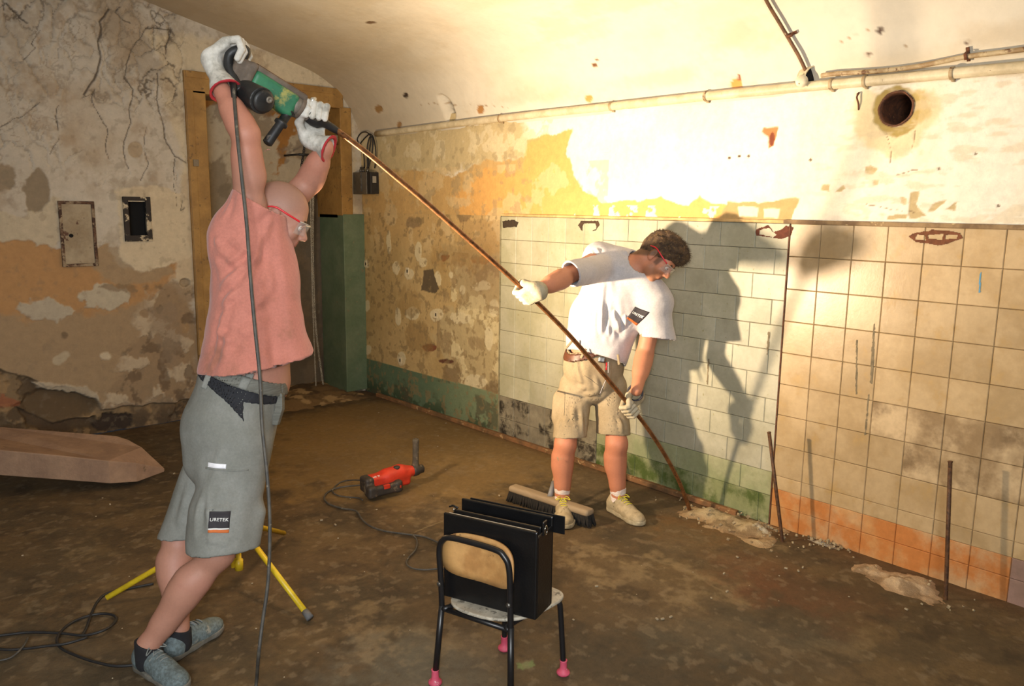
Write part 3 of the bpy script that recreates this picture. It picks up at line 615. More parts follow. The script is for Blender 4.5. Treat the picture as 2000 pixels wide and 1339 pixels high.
# paint strip above the tiles, rust line between the panels, base strip
M_strip = mat('brown_strip', (142, 118, 84), (104, 82, 58), 9, 0.8, bump=0.001, coord='World', c3=(190, 168, 124), scale3=16, thr3=0.6)
t1 = MB().box((-0.004, -4.9, 1.645), (0.010, 0.78, 0.010)).obj('trim_1', M_strip, smooth=False, bevel=0.002, origin=(0, -4.6, 1.65)); tag(t1, kind='structure')
t2 = MB().box((-0.001, -3.02, 1.645), (0.010, 1.12, 0.008)).obj('trim_2', mat('tan_strip', (206, 172, 116), (180, 146, 94), 9, 0.8, coord='World', bump=0.001), smooth=False, bevel=0.002, origin=(0, -3, 1.65)); tag(t2, kind='structure')
t3 = MB().box((-0.0015, -1.887, 0.80), (0.006, 0.0045, 0.83)).obj('trim_3', mat('grey_edge_bead', (150, 142, 112), (120, 112, 84), 9, 0.7, coord='World'), smooth=False, origin=(0, -1.887, 0)); tag(t3, kind='structure')
t4 = MB().box((-0.0012, -4.153, 0.80), (0.002, 0.003, 0.83)).obj('trim_4', M_rust, smooth=False, origin=(0, -4.153, 0)); tag(t4, kind='structure')
mb = MB(); y = -0.25
while y > -3.9:
    L = RNG.uniform(0.5, 0.9); a0 = np.array([-0.035, y, 0.012]); b0 = np.array([-0.035+RNG.uniform(-.006, .006), y-L, 0.012]); mb.box((a0+b0)/2, (0.016, L/2, 0.016)); y -= L-0.002
bb = mb.obj('baseboard_right', mat('worn_wood_strip', (132, 92, 56), (100, 74, 46), 9, 0.8, bump=0.002, coord='World', c3=(168, 138, 96), scale3=16, thr3=0.58), smooth=False, bevel=0.005, origin=(0, -2, 0)); tag(bb, kind='structure')

# glue scabs on the tiles: raised dark flakes with ragged edges
def scab(pts, c, name, holes=(), warp=0.004, parent=None):
    y0 = [PX(*p) for p in pts]; ys = [p[1] for p in y0]; zs = [p[2] for p in y0]; s = 0.003
    us = np.arange(min(ys)-.02, max(ys)+.02, s); vs = np.arange(min(zs)-.02, max(zs)+.02, s); U, Vv = np.meshgrid(us, vs, indexing='ij')
    P = Paint(U, Vv, c, lambda x, y: PX(x, y)[[1, 2]]); d = P.sd(pts, warp)
    for hq in holes: d = np.maximum(d, -P.sd(hq, warp))
    d += P.nf*0.004; P.C *= (1+0.5*P.nf)[:, None]; P.h = 0.0012+0.0006*P.nf
    return gridmesh(name, us, vs, lambda P: np.stack([-P.h, P.u, P.v], 1), P, M_attr, d < 0, wr, flip=True)
scab([(982, 432), (1000, 428), (1014, 433), (1010, 444), (983, 446)], (56, 44, 30), 'glue_scab')
scab([(1128, 440), (1135, 430), (1168, 431), (1172, 440), (1162, 450), (1136, 451)], (66, 48, 32), 'glue_scab', [[(1138, 441), (1143, 436), (1162, 437), (1164, 446), (1152, 451), (1138, 450)]])
scab([(1476, 446), (1500, 440), (1512, 452), (1530, 446), (1535, 440), (1550, 444), (1548, 460), (1530, 468), (1500, 464), (1476, 460)], (88, 46, 30), 'glue_scab', [[(1484, 450), (1500, 446), (1516, 458), (1510, 463), (1484, 457)]])
scab([(1772, 462), (1786, 454), (1800, 452), (1830, 448), (1876, 453), (1885, 466), (1850, 476), (1830, 480), (1790, 474)], (104, 62, 38), 'glue_scab', [[(1792, 459), (1806, 462), (1806, 470), (1788, 466)], [(1812, 461), (1840, 458), (1838, 468), (1812, 466)], [(1846, 460), (1870, 460), (1868, 466), (1846, 466)]])
scab([(1914, 532), (1918, 530), (1916, 572), (1911, 571)], (98, 150, 180), 'blue_paint_mark', warp=0.002)
for q in ([(1500, 648), (1506, 646), (1503, 672), (1499, 694), (1497, 690)], [(1382, 700), (1386, 700), (1384, 752), (1380, 750)], [(1706, 632), (1710, 630), (1708, 700), (1703, 750), (1698, 748)], [(1672, 662), (1676, 662), (1674, 770), (1670, 770)], [(1694, 770), (1698, 768), (1692, 850), (1688, 850)]):
    scab(q, (120, 108, 84), 'drip_mark', warp=0.003)
# small holes with filler on the left part
for (px, py) in ((716, 515), (797, 529), (783, 703), (853, 614)):
    p = PX(px, py); MB().box((-0.008, p[1], p[2]), (0.004, 0.022, 0.03)).obj('socket_filler', mat('filler', (196, 182, 150), rough=0.9, vary=0.1), wr, smooth=False, bevel=0.003)
    MB().box((-0.0125, p[1]-.004, p[2]), (0.001, 0.007, 0.013)).obj('socket_slot', M_black, wr, smooth=False)

# ---------------- vault
yy = np.concatenate([np.arange(YB, -5.8, 0.06), np.arange(-5.8, 0.0001, 0.013)]); yy[-1] = 0.02
seg = np.r_[0, np.cumsum(np.hypot(*np.diff(VC, axis=0).T))]; ss = np.concatenate([np.arange(0, 2.9, 0.012), np.arange(2.9, seg[-1], 0.08), [seg[-1]]])
U, Vv = np.meshgrid(yy, ss, indexing='ij')
def uvV(x, y):
    p = PV(x, y); k = np.interp(-p[0], -VC[:, 0], seg); return np.array([p[1], k])
P = Paint(U, Vv, (204, 197, 180), uvV)
P.put(sst(fbm(P.u*0.35, P.v, 1.2, 5, 3), -.05, .45), (192, 178, 150), None, 0.5); P.mott(np.ones(P.u.size), (180, 162, 132), 6, 0.1, 0.4, 4, None, 0.35, sx=0.3)
P.put(sst(P.u, -1.7, -0.3), (172, 154, 124), None, 0.6)
for (x, y, rx, ry, c) in ((739, 214, 8, 8, (150, 116, 70)), (937, 216, 7, 9, (160, 116, 66)), (791, 187, 5, 5, (60, 46, 34)), (779, 245, 5, 7, (150, 116, 74)), (1150, 194, 8, 8, (196, 140, 76)), (1162, 128, 5, 4, (110, 74, 44)), (1165, 118, 3, 3, (110, 74, 44)),
                          (1718, 62, 6, 6, (70, 46, 34)), (1697, 107, 6, 4, (90, 66, 50)), (1888, 84, 5, 3, (90, 66, 50)), (1438, 166, 12, 10, (200, 142, 74)), (1443, 152, 4, 8, (130, 70, 40)), (725, 45, 10, 3, (110, 86, 60))):
    P.blob(x, y, rx, ry, c, -0.004, 0.004, 0.004)
for q in ([(820, 206), (850, 204), (1000, 212)], [(1640, 88), (1700, 60)], [(1765, 80), (1775, 110)], [(280, 15), (330, 40), (500, 100)]): P.crack(q, .0016, (150, 124, 90))
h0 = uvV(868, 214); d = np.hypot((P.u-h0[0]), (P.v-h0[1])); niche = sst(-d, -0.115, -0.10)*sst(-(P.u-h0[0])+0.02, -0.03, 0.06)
P.h -= 0.0; P.put(niche*sst(-(P.u-h0[0])+P.nf*.04, -0.01, 0.09), (66, 58, 46), None, 0.92); P.h -= niche*0.05  # right side of the niche darkened: its shadow painted in, with dirt
P.h += 0.008*fbm(P.u, P.v, 2.5, 4, 2.2)
tx = np.gradient(VC[:, 0], seg); tz = np.gradient(VC[:, 1], seg)
def vpos(P):
    x = np.interp(P.v, seg, VC[:, 0]); z = np.interp(P.v, seg, VC[:, 1]); a = np.interp(P.v, seg, tx); b = np.interp(P.v, seg, tz); n = np.hypot(a, b)
    nx, nz = b/n, -a/n     # outward (up)
    nx, nz = np.where(nz < 0, -nx, nx), np.abs(nz)
    w_ = sst(P.v, 0.0, 0.05); return np.stack([x-nx*P.h*w_, P.u, z-nz*P.h*w_], 1)
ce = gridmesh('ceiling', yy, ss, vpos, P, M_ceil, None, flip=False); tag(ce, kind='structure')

# ---------------- floor
us = np.concatenate([np.arange(XL, -4.0, 0.05), np.arange(-4.0, 0.02, 0.0085)]); vs = np.concatenate([np.arange(YB, -5.6, 0.05), np.arange(-5.6, 0.03, 0.0085)])
U, Vv = np.meshgrid(us, vs, indexing='ij'); P = Paint(U, Vv, (104, 84, 56), lambda x, y: PZ(x, y)[:2]); A = np.ones(P.u.size)
P.put(sst(fbm(P.u, P.v, 1.2, 5, 1.3)+P.m1*.15, -.25, .3), (84, 68, 46), None, 0.9); P.put(sst(fbm(P.u, P.v, 4.2, 5, 1.9)+P.m1*.2, -.05, .4), (120, 98, 64), None, 0.7)
P.mott(A, (76, 66, 48), 4, -0.05, 0.35, 7, None, 0.6); P.mott(A, (62, 50, 36), 10, 0.0, 0.4, 3, None, 0.5); P.mott(A, (120, 96, 66), 16, 0.05, 0.35, 13, None, 0.3)
ln = (156, 132, 94)
for (x, y, rx, ry, a_) in ((930, 900, 60, 16, .5), (880, 960, 30, 12, .6), (860, 1010, 50, 14, .5), (1260, 1110, 110, 40, .55), (1370, 1150, 90, 30, .5), (130, 1050, 60, 14, .4), (160, 1090, 50, 8, .4), (200, 1130, 20, 6, .6),
                            (700, 1200, 70, 40, .4), (800, 1260, 110, 50, .45), (150, 1195, 40, 8, .4), (560, 1190, 40, 24, .4), (380, 1180, 30, 10, .4), (600, 880, 60, 14, .35), (1340, 1270, 18, 12, .6), (960, 1170, 40, 8, .5), (1600, 1250, 120, 30, .3), (700, 1130, 50, 10, .3),
                            (1010, 990, 20, 8, .4), (1500, 1060, 60, 16, .5), (900, 990, 60, 10, .4), (60, 1200, 80, 10, .3), (1150, 1080, 60, 20, .5), (1100, 930, 60, 8, .35), (620, 780, 80, 8, .5)):
    m = sst(-P.sd([(x+rx*math.cos(t), y+ry*math.sin(t)) for t in np.linspace(0, 6.283, 11)[:-1]], 0.09), -0.05, 0.05)*sst(fbm(P.u, P.v, 2.0, 5, 11)+P.m1*.4+P.nf*.3, -0.25, 0.35); P.put(m, ln, None, a_*1.2)
for (x, y, rx, ry, c, a_) in ((1250, 1290, 260, 60, (74, 68, 54), .5), (820, 1300, 120, 60, (124, 120, 104), .5), (300, 950, 160, 40, (60, 50, 34), .5), (1600, 1170, 120, 40, (66, 54, 36), .6), (100, 1300, 160, 50, (84, 76, 60), .5), (450, 1050, 120, 50, (78, 62, 40), .5),
                               (1480, 1130, 60, 30, (136, 84, 50), .5), (1640, 1180, 50, 16, (128, 88, 58), .5), (1400, 1020, 90, 24, (132, 94, 52), .6), (800, 880, 330, 100, (150, 120, 72), .65), (640, 850, 120, 30, (150, 120, 72), .5), (1030, 1315, 24, 10, (120, 128, 84), .0), (1450, 1240, 160, 40, (98, 92, 74), .4), (880, 850, 100, 24, (118, 94, 56), .5)):
    m = sst(-P.sd([(x+rx*math.cos(t), y+ry*math.sin(t)) for t in np.linspace(0, 6.283, 11)[:-1]], 0.12)+P.n1*.2+P.m1*.08, -0.22, 0.16); P.put(m, c, None, a_)
P.poly([(1008, 1292), (1018, 1294), (1040, 1288), (1045, 1300), (1022, 1306), (1010, 1302)], (128, 140, 88), 0.0004, 0.004, 0.002)
P.crack([(815, 895), (900, 918), (990, 920)], .004, (150, 128, 88), 0, 0.01, 0.5); P.crack([(990, 918), (1060, 900), (1080, 890)], .004, (150, 128, 88), 0, 0.01, 0.5); P.crack([(800, 1040), (880, 1010)], .004, (158, 138, 100), 0, 0.01, .6); P.crack([(1180, 1075), (1340, 1110), (1400, 1150)], .006, (150, 130, 96), 0, 0.03, .4)
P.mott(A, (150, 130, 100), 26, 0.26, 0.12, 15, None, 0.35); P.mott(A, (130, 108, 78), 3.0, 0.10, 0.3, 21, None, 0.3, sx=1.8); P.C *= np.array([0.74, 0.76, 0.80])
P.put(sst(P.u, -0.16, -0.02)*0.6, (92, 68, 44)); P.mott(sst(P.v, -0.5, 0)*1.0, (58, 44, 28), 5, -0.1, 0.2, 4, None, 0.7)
P.h += 0.006*fbm(P.u, P.v, 2.5, 4, 1.5)+0.0015*fbm(P.u, P.v, 6.5, 4, 16)
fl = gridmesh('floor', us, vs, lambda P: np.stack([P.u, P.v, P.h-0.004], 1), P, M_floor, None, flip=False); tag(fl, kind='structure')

# ---------------- the rest of the cellar round the camera
M_far = mat('far_plaster', (176, 160, 132), (150, 134, 108), 1.5, 0.9, bump=0.006, bscale=20, coord='World', c3=(130, 108, 78), scale3=3, thr3=0.56)
o = MB().box((XL-0.05, YB/2, 1.3), (0.05, -YB/2, 1.35)).obj('wall_far_side', M_far, smooth=False, origin=(XL, YB/2, 0)); tag(o, kind='structure')
o = MB().box((XL/2, YB-0.05, 1.65), (-XL/2+0.1, 0.05, 1.75)).obj('wall_behind', M_far, smooth=False, origin=(XL/2, YB, 0)); tag(o, kind='structure')
o = MB().box((0.06, -6.65, 1.20), (0.05, 1.0, 1.30)).obj('wall_right_end', M_far, smooth=False, origin=(0, -6.6, 0)); tag(o, kind='structure')
# ================================================================== PIPES AND FITTINGS ON THE WALLS
M_pipe = mat('cream_painted_pipe', (206, 194, 164), (186, 172, 140), 8, 0.5, bump=0.0006, coord='World', c3=(140, 116, 84), scale3=30, thr3=0.68)
M_cond = mat('worn_conduit', (176, 158, 124), (140, 116, 82), 16, 0.6, bump=0.0006, coord='World', c3=(96, 66, 42), scale3=22, thr3=0.56)
M_condr = mat('rusted_conduit', (112, 78, 50), (84, 58, 38), 16, 0.7, bump=0.0006, coord='World', c3=(176, 156, 120), scale3=30, thr3=0.62)
M_dark = mat('black_rubber', (26, 26, 28), (34, 33, 32), 20, 0.6, bump=0.0004)
M_steel = mat('worn_steel', (120, 118, 112), (92, 90, 86), 40, 0.38, metal=0.8, bump=0.0003)
pts = [(735, 263), (900, 240), (1040, 223), (1200, 206), (1400, 185), (1560, 171), (1700, 160), (1850, 148), (2000, 136), (2120, 126)]
pr = empty('wall_pipe', PX(1400, 185), 'long cream painted pipe running level along the foot of the vault', 'pipe')
PP = [PX(x, y, -0.032) for x, y in pts]; PP = [np.array([-0.032, p[1], 2.312+0.6*(p[2]-2.312)]) for p in PP]
MB().tube(PP, 0.024, 14, smooth=5).obj('pipe_run', M_pipe, pr)
for px in (978, 1195, 1380, 1625, 1690, 1860):
    i = min(range(len(pts)), key=lambda k: abs(pts[k][0]-px)); y = PX(px, np.interp(px, [q[0] for q in pts], [q[1] for q in pts]), -0.032)
    z = np.interp(-y[1], [-p[1] for p in PP], [p[2] for p in PP])
    mb = MB().lathe((-0.032, y[1]-0.008, z), (0, 1, 0), [(0.024, 0), (0.0285, 0.001), (0.0285, 0.015), (0.024, 0.016)], 16); mb.box((-0.012, y[1], z-0.027), (0.012, 0.005, 0.006)); mb.obj('pipe_clip', M_cond, pr)
def on_vault_path(pts, lift): return [PV(x, y)-ceil_n(PV(x, y))*lift for x, y in pts]
def ceil_n(p):
    e = 0.02; dz = (ceil_z(p[0]+e)-ceil_z(p[0]-e))/(2*e); return unit([-dz, 0, 1]) if abs(dz) < 6 else np.array([1., 0, 0])
def conduit(name, label, pts, r, m, clips):
    P = on_vault_path(pts, r+0.016); t = empty(name, P[len(P)//2], label, 'conduit')
    MB().tube(P, r, 12, smooth=5).obj('conduit_tube', m, t)
    for x, y in clips:
        p = PV(x, y); n = ceil_n(p); d = unit(P[-1]-P[0]); s = unit(np.cross(n, d)); F3 = np.column_stack([d, s, n])
        mb = MB().box(p-n*0.012, (0.007, 0.030, 0.002), F3); mb.box(p-n*(2*r+0.018), (0.007, r+0.003, 0.002), F3)
        mb.box(p-n*0.02+s*(r+0.003), (0.006, 0.0015, 0.016), F3); mb.box(p-n*0.02-s*(r+0.003), (0.006, 0.0015, 0.016), F3)
        mb.tube([p, p-n*0.014], 0.004, 8); mb.obj('saddle_clip', M_rust, t)
conduit('electric_conduit', 'rusted brown conduit slanting down the vault to the round junction box', [(1490, -28), (1505, 2), (1525, 36), (1548, 76), (1566, 108), (1580, 138)], 0.0085, M_condr, [(1548, 64)])
conduit('electric_conduit', 'worn grey conduit curving right from the junction box above the pipe', [(1610, 145), (1640, 141), (1720, 136), (1790, 128), (1850, 115), (1893, 106), (1950, 99), (2010, 91), (2100, 80)], 0.011, M_cond, [(1893, 104)])
pj = PV(1577, 152); nj = ceil_n(pj); jb = empty('junction_box', pj, 'open round metal junction box on the vault where conduits meet', 'junction box')
ax = CV(.22, .30, -.92); MB().lathe(pj+nj*0.01, ax, [(0.052, -0.02), (0.054, 0.0), (0.054, 0.05), (0.049, 0.052), (0.048, 0.030), (0.0, 0.030)], 26).obj('box_body', M_pipe, jb)
MB().lathe(pj+nj*0.01, ax, [(0.0475, 0.031), (0.0, 0.0315)], 26).obj('box_cavity', M_black, jb)
lidc = pj+ax*0.045+CV(-1, .30, 0)*.056
MB().lathe(lidc, CV(-.25, .25, -1), [(0.0, 0), (0.030, 0), (0.030, 0.004), (0.0, 0.005)], 24).obj('loose_lid', mat('chipped_white_paint', (206, 192, 160), (230, 220, 190), 18, 0.6, coord='World', c3=(120, 96, 66), scale3=60, thr3=0.6), jb)
# bent clips and nails below the pipe
for (x, y, s, lab) in ((1674, 184, 1, 'bent wire hook below the pipe left of the round vent hole'), (660, 282, 1, 'small rusty bracket on the right jamb of the doorway')):
    p = PX(x, y) if x > 1000 else PY(x, y, -0.03); t = tag(MB().tube([p, p+CV(0, 0, -1)*.02, p+CV(-.3, .6, -.6)*.030, p+CV(0, 1, -.3)*.05, p+CV(.1, 1, 0)*.075], 0.004, 8, smooth=4).obj('wall_hook', M_rust), lab, 'hook')

# electric switch box with looping cables, on the right wall by the corner
p0 = PX(723, 358); sb = empty('switch_box', p0, 'grey steel switch box with dark side on the wall near the corner', 'electrical box')
M_boxg = mat('grey_enamel', (96, 90, 80), (80, 74, 64), 8, 0.4, bump=0.0003)
MB().box(p0+(-0.045, 0.03, 0.0), (0.045, 0.115, 0.095)).obj('enclosure', M_boxg, sb, smooth=False, bevel=0.006)
MB().box(p0+(-0.045, -0.115, 0.0), (0.042, 0.030, 0.092)).obj('side_cover', M_dark, sb, smooth=False, bevel=0.005)
MB().box(p0+(-0.095, 0.0, 0.01), (0.004, 0.008, 0.080)).obj('front_rib', M_steel, sb, smooth=False, bevel=0.002)
MB().box(p0+(-0.05, -0.147, 0.03), (0.018, 0.002, 0.028)).obj('rating_plate', mat('plate', (150, 146, 134), rough=.4), sb, smooth=False)
for k, (dy, px) in enumerate(((0.075, 712), (0.04, 718), (-0.03, 732))):
    MB().lathe(p0+(-0.045, dy, 0.09), (0, 0, 1), [(0.014, 0), (0.014, 0.03), (0.010, 0.032), (0.010, 0.05)], 12).obj('cable_gland', M_steel, sb)
lp = [[(712, 328), (710, 300), (703, 285), (698, 272), (705, 260), (716, 258), (724, 268), (722, 290), (718, 325)], [(718, 328), (717, 290), (722, 268), (728, 272), (726, 300), (719, 328)],
      [(732, 328), (734, 300), (731, 275), (724, 262), (714, 268), (704, 280)]]
for q in lp:
    P = [PX(x, y, -0.045-0.012*math.sin(i*1.3)) for i, (x, y) in enumerate(q)]
    tag(MB().tube(P, 0.0055, 8, smooth=5).obj('power_cable', M_dark), {0: 'dark cable looping widest out of the left gland of the switch box', 1: 'dark cable in a narrow loop above the switch box middle', 2: 'dark cable arching from the right gland of the switch box'}[lp.index(q)], 'cable', 'cables above the switch box')

# rusty access panel and open black hatch on the end wall
M_panel = mat('rust_stained_panel', (158, 144, 118), (140, 124, 98), 7, 0.7, bump=0.001, coord='World', c3=(84, 52, 34), scale3=10, thr3=0.58)
M_rfr = mat('rusty_frame', (88, 60, 42), (150, 134, 108), 16, 0.8, bump=0.001, coord='World', c3=(60, 38, 26), scale3=26, thr3=0.5)
A, B, Cc, D = [PY(*q, -0.010) for q in ((112, 393), (181, 392), (194, 519), (123, 521))]
pn = empty('access_panel', (A+Cc)/2, 'rust-edged rectangular metal access panel set in the cracked end wall', 'panel')
x0, x1, z0, z1 = (A[0]+D[0])/2, (B[0]+Cc[0])/2, (D[2]+Cc[2])/2, (A[2]+B[2])/2
MB().box(((x0+x1)/2, -0.004, (z0+z1)/2), ((x1-x0)/2-0.02, 0.008, (z1-z0)/2-0.02)).obj('door_leaf', M_panel, pn, smooth=False, bevel=0.002)
for nm, c, h in (('frame_bar', (x0+.01, -.008, (z0+z1)/2), (.010, .012, (z1-z0)/2)), ('frame_bar', (x1-.01, -.008, (z0+z1)/2), (.010, .012, (z1-z0)/2)), ('frame_bar', ((x0+x1)/2, -.008, z1-.01), ((x1-x0)/2, .011, .010)), ('frame_bar', ((x0+x1)/2, -.008, z0+.01), ((x1-x0)/2, .011, .010))):
    MB().box(c, h).obj(nm, M_rfr, pn, smooth=False, bevel=0.003)
c = PY(139, 460, -0.014); MB().lathe(c, (0, -1, 0), [(0.014, 0), (0.013, 0.006), (0.008, 0.007), (0.007, 0.001), (0, 0.001)], 14).obj('lock_hole', M_black, pn)
A, B, Cc, D = [PY(*q, -0.008) for q in ((240, 384), (293, 384), (297, 470), (243, 472))]
hb = empty('meter_hatch', (A+Cc)/2, 'open black wall hatch with chipped white paint round its dark hole', 'hatch')
x0, x1, z0, z1 = (A[0]+D[0])/2, (B[0]+Cc[0])/2, (D[2]+Cc[2])/2, (A[2]+B[2])/2
M_chip = mat('black_chipped_frame', (30, 24, 20), (38, 30, 24), 10, 0.7, coord='World', bump=0.0006, c3=(184, 170, 142), scale3=12, thr3=0.50)
for nm, c, h in (('frame_bar', (x0+.018, -.008, (z0+z1)/2), (.018, .014, (z1-z0)/2)), ('frame_bar', (x1-.018, -.008, (z0+z1)/2), (.018, .014, (z1-z0)/2)), ('frame_bar', ((x0+x1)/2, -.008, z1-.014), ((x1-x0)/2, .0135, .014)), ('frame_bar', ((x0+x1)/2, -.008, z0+.022), ((x1-x0)/2, .0135, .022))):
    MB().box(c, h).obj(nm, M_chip, hb, smooth=False, bevel=0.003)
xm, zm, hx, hz = (x0+x1)/2, (z0+z1)/2, (x1-x0)/2-.01, (z1-z0)/2-.01
MB().add([(xm-hx, -0.003, zm-hz), (xm+hx, -0.003, zm-hz), (xm+hx, -0.003, zm+hz), (xm-hx, -0.003, zm+hz), (xm-hx, .12, zm-hz), (xm+hx, .12, zm-hz), (xm+hx, .12, zm+hz), (xm-hx, .12, zm+hz)],
         [(4, 7, 6, 5), (0, 4, 5, 1), (1, 5, 6, 2), (2, 6, 7, 3), (3, 7, 4, 0)]).obj('cavity', mat('cavity_black', (24, 21, 17), rough=0.95, bump=0.002), hb, smooth=False)  # cavity walls coloured near black

# chains hanging in the doorway
M_chain = mat('chain_steel', (110, 104, 94), (70, 64, 56), 60, 0.45, metal=0.6)
M_pc = mat('pale_chain_steel', (190, 186, 172), (150, 146, 134), 60, 0.4, metal=0.1)
def chain(pts, y, r, pitch, label, m=None):
    P, _ = catmull([PY(a, b, y+0.02*math.sin(i)) for i, (a, b) in enumerate(pts)], [0]*len(pts), 40); P = np.array(P); L = np.r_[0, np.cumsum(np.linalg.norm(np.diff(P, axis=0), axis=1))]
    mb = MB(); n = int(L[-1]/pitch)
    for k in range(n):
        c = np.array([np.interp((k+.5)*pitch, L, P[:, i]) for i in range(3)]); t = unit(np.array([np.interp((k+1)*pitch, L, P[:, i]) for i in range(3)])-c); s = unit(np.cross(t, [0.3, 1, 0] if k % 2 else [1, 0.3, 0])); 
        a = np.linspace(0, 2*math.pi, 9)[:-1]; ring = [c+t*math.cos(q)*pitch*0.72+s*math.sin(q)*pitch*0.42 for q in a]; ring.append(ring[0]); mb.tube(ring, r, 5, cap=False)
    o = mb.obj('hanging_chain', m or M_chain); tag(o, label, 'chain', kind='thing'); return o
chain([(600, 232), (594, 290), (588, 330), (580, 400)], 0.12, 0.0040, 0.020, 'thick dark chain hanging behind the raised forearm in the doorway', M_dark)
chain([(606, 360), (608, 480), (611, 600), (617, 754)], 0.10, 0.0022, 0.011, 'thin bead chain hanging straight down the doorway, left one', M_pc)
chain([(612, 360), (611, 500), (617, 640), (631, 750)], 0.14, 0.0030, 0.016, 'pale link chain drifting right at its foot in the doorway', M_pc)
p = PY(598, 302, 0.12); tag(MB().tube([p+(-0.06, .02, 0), p+(0.05, .02, 0)], 0.011, 10).tube([p+(-0.06, .02, 0), p+(-0.06, .28, 0)], 0.009, 8).obj('chain_bracket', M_dark), 'short dark steel bracket carrying the chain in the doorway', 'bracket')

# ================================================================== FLOOR OBJECTS
# concrete slab on the left
M_slab = mat('pinkish_concrete', (152, 124, 100), (134, 108, 88), 4, 0.85, bump=0.003, c3=(104, 86, 66), scale3=12, thr3=0.64)
def zsolve(P0, py):   # height above P0 that shows at row py
    return min(np.linspace(0, 2.2, 1101), key=lambda z: abs(proj([P0[0], P0[1], z])[1]-py))
bot = [PZ(-160, 913, .17), PZ(0, 928, .13), PZ(120, 937, .09), PZ(215, 944, .045), PZ(268, 941, .02), PZ(322, 921, .03), PZ(277, 878, .16), PZ(252, 868, .17), PZ(228, 866, .17), PZ(0, 842, .24), PZ(-160, 828, .27)]
top = []
for p, yy_ in zip(bot, (858, 878, 889, 899, 902, 914, 874, 858, 850, 833, 822)): top.append(np.array([p[0], p[1], max(zsolve(p, yy_), p[2]+0.012)]))
n = len(bot); ctr = (np.mean(bot, 0)+np.mean(top, 0))/2
sl = MB().add(np.vstack([bot, top]), [tuple(range(n-1, -1, -1)), tuple(range(n, 2*n))]+[(i, (i+1) % n, n+(i+1) % n, n+i) for i in range(n)]).obj('concrete_slab', M_slab, smooth=False, bevel=0.008, origin=(ctr[0], ctr[1], 0.0))
tag(sl, 'broken pinkish concrete slab lying propped on the floor below the access panel', 'slab')
s1 = MB().prism([(-0.16, -0.1, 0), (0.14, -0.12, 0), (0.18, 0.1, 0), (-0.1, 0.13, 0)], (0.02, 0.01, 0.15)); q = PZ(-40, 880)
s1.V = [v+np.array([q[0], q[1], 0]) for v in s1.V]; tag(s1.obj('prop_stone', mat('dark_stone', (84, 70, 54), (60, 50, 38), 8, .9, bump=.004), smooth=False, bevel=0.02), 'rough dark stone propping up the pinkish concrete slab', 'stone')

# drilled rods
M_rod = mat('rusty_rod', (104, 72, 46), (74, 50, 34), 40, 0.6, metal=0.3, bump=0.0006, c3=(60, 42, 30), scale3=70, thr3=0.6)
def rod(base, topx, topy, zt, label):
    b = PZ(*base); # top point: solve on the view ray for height zt
    t = PZ(topx, topy, zt); tag(MB().tube([b-np.array([0, 0, .12])*1.0, b, b*0.5+t*0.5, t], 0.0092, 12).lathe(t-unit(t-b)*0.006, unit(t-b), [(.0095, 0), (.0105, .002), (.0105, .006), (.004, .0065), (.004, .003), (0, .003)], 12).obj('steel_rod', M_rod), label, 'rod', 'steel rods standing in the floor along the wall')
rod((1528, 1056), 1502, 843, 0.575, 'leaning rusty steel rod standing in the floor where the two tile panels meet')
rod((1847, 1169), 1856, 900, 0.628, 'upright rusty steel rod standing in the floor nearest the right edge')

# loose grit heaps (stuff)
M_grit = mat('grit', (186, 170, 138), attr=True, vary=0.18, bump=0.004, bscale=160, rough=0.95, coord='World')
def heap(cx, cy, rx, ry, h, label, base=(176, 156, 120), alt=(140, 104, 66), ang=0.0, lump=0.5, stones=60, clipx=-0.002):
    us = np.arange(cx-rx*1.5, min(cx+rx*1.5, clipx)+1e-4, 0.009); vs = np.arange(cy-ry*1.4, cy+ry*1.4, 0.009); U, Vv = np.meshgrid(us, vs, indexing='ij')
    P = Paint(U, Vv, base, lambda x, y: PZ(x, y)[:2]); r = np.hypot((P.u-cx)/rx, (P.v-cy)/ry)+P.n1*.7+P.n2*.3
    P.put(sst(r, .35, .9), alt, None, 0.75); P.mott(np.ones(P.u.size), (110, 86, 58), 12, .12, .1, 3, None, .6)
    P.h = -0.016+h*sst(-r, -1.15, 0.15)*(1+lump*fbm(P.u, P.v, 7, 4, 14))+0.004*fbm(P.u, P.v, 1, 3, 60)
    o = gridmesh('grit_heap', us, vs, lambda P: np.stack([P.u, P.v, P.h], 1), P, M_grit, P.h > -0.014, origin=(cx, cy, 0)); tag(o, label, 'grit heap', kind='stuff')
    mb = MB()
    for k in range(stones):
        a = RNG.uniform(0, 6.28); q = RNG.uniform(.2, 1.25)**.8; x = min(cx+rx*q*math.cos(a), -0.015); y = cy+ry*q*math.sin(a); s = RNG.uniform(.002, .008)*(1.25-q*.4); z = max(0, h*(1-q))*0.8
        R = np.array(Matrix.Rotation(RNG.uniform(0, 6), 3, Vector(RNG.normal(size=3)))); mb.box((x, y, z+s*.5), (s, s*RNG.uniform(.5, 1), s*RNG.uniform(.4, .9)), R)
    tag(mb.obj('mortar_crumbs', M_crumb, smooth=False), label.replace('low', 'loose crumbs of the').replace('heap', 'heap'), 'rubble', kind='stuff')
M_crumb = mat('mortar_crumb', (172, 156, 124), (136, 118, 88), 30, .95, bump=.002, coord='World')
c = PZ(1420, 1018); heap(c[0]+.01, c[1]-.02, .20, .44, .050, 'low pale heap of drilling grit at the foot of the bent rod')
c = PZ(1485, 1035); heap(c[0]+.0, c[1], .07, .12, .05, 'low lump of broken plaster beside the leaning rod', (190, 180, 156), (150, 126, 92), stones=50)
c = PZ(1762, 1138); heap(c[0]+.01, c[1], .15, .27, .055, 'low sandy grit heap between the two standing rods', (184, 160, 128), (140, 108, 74), stones=14)
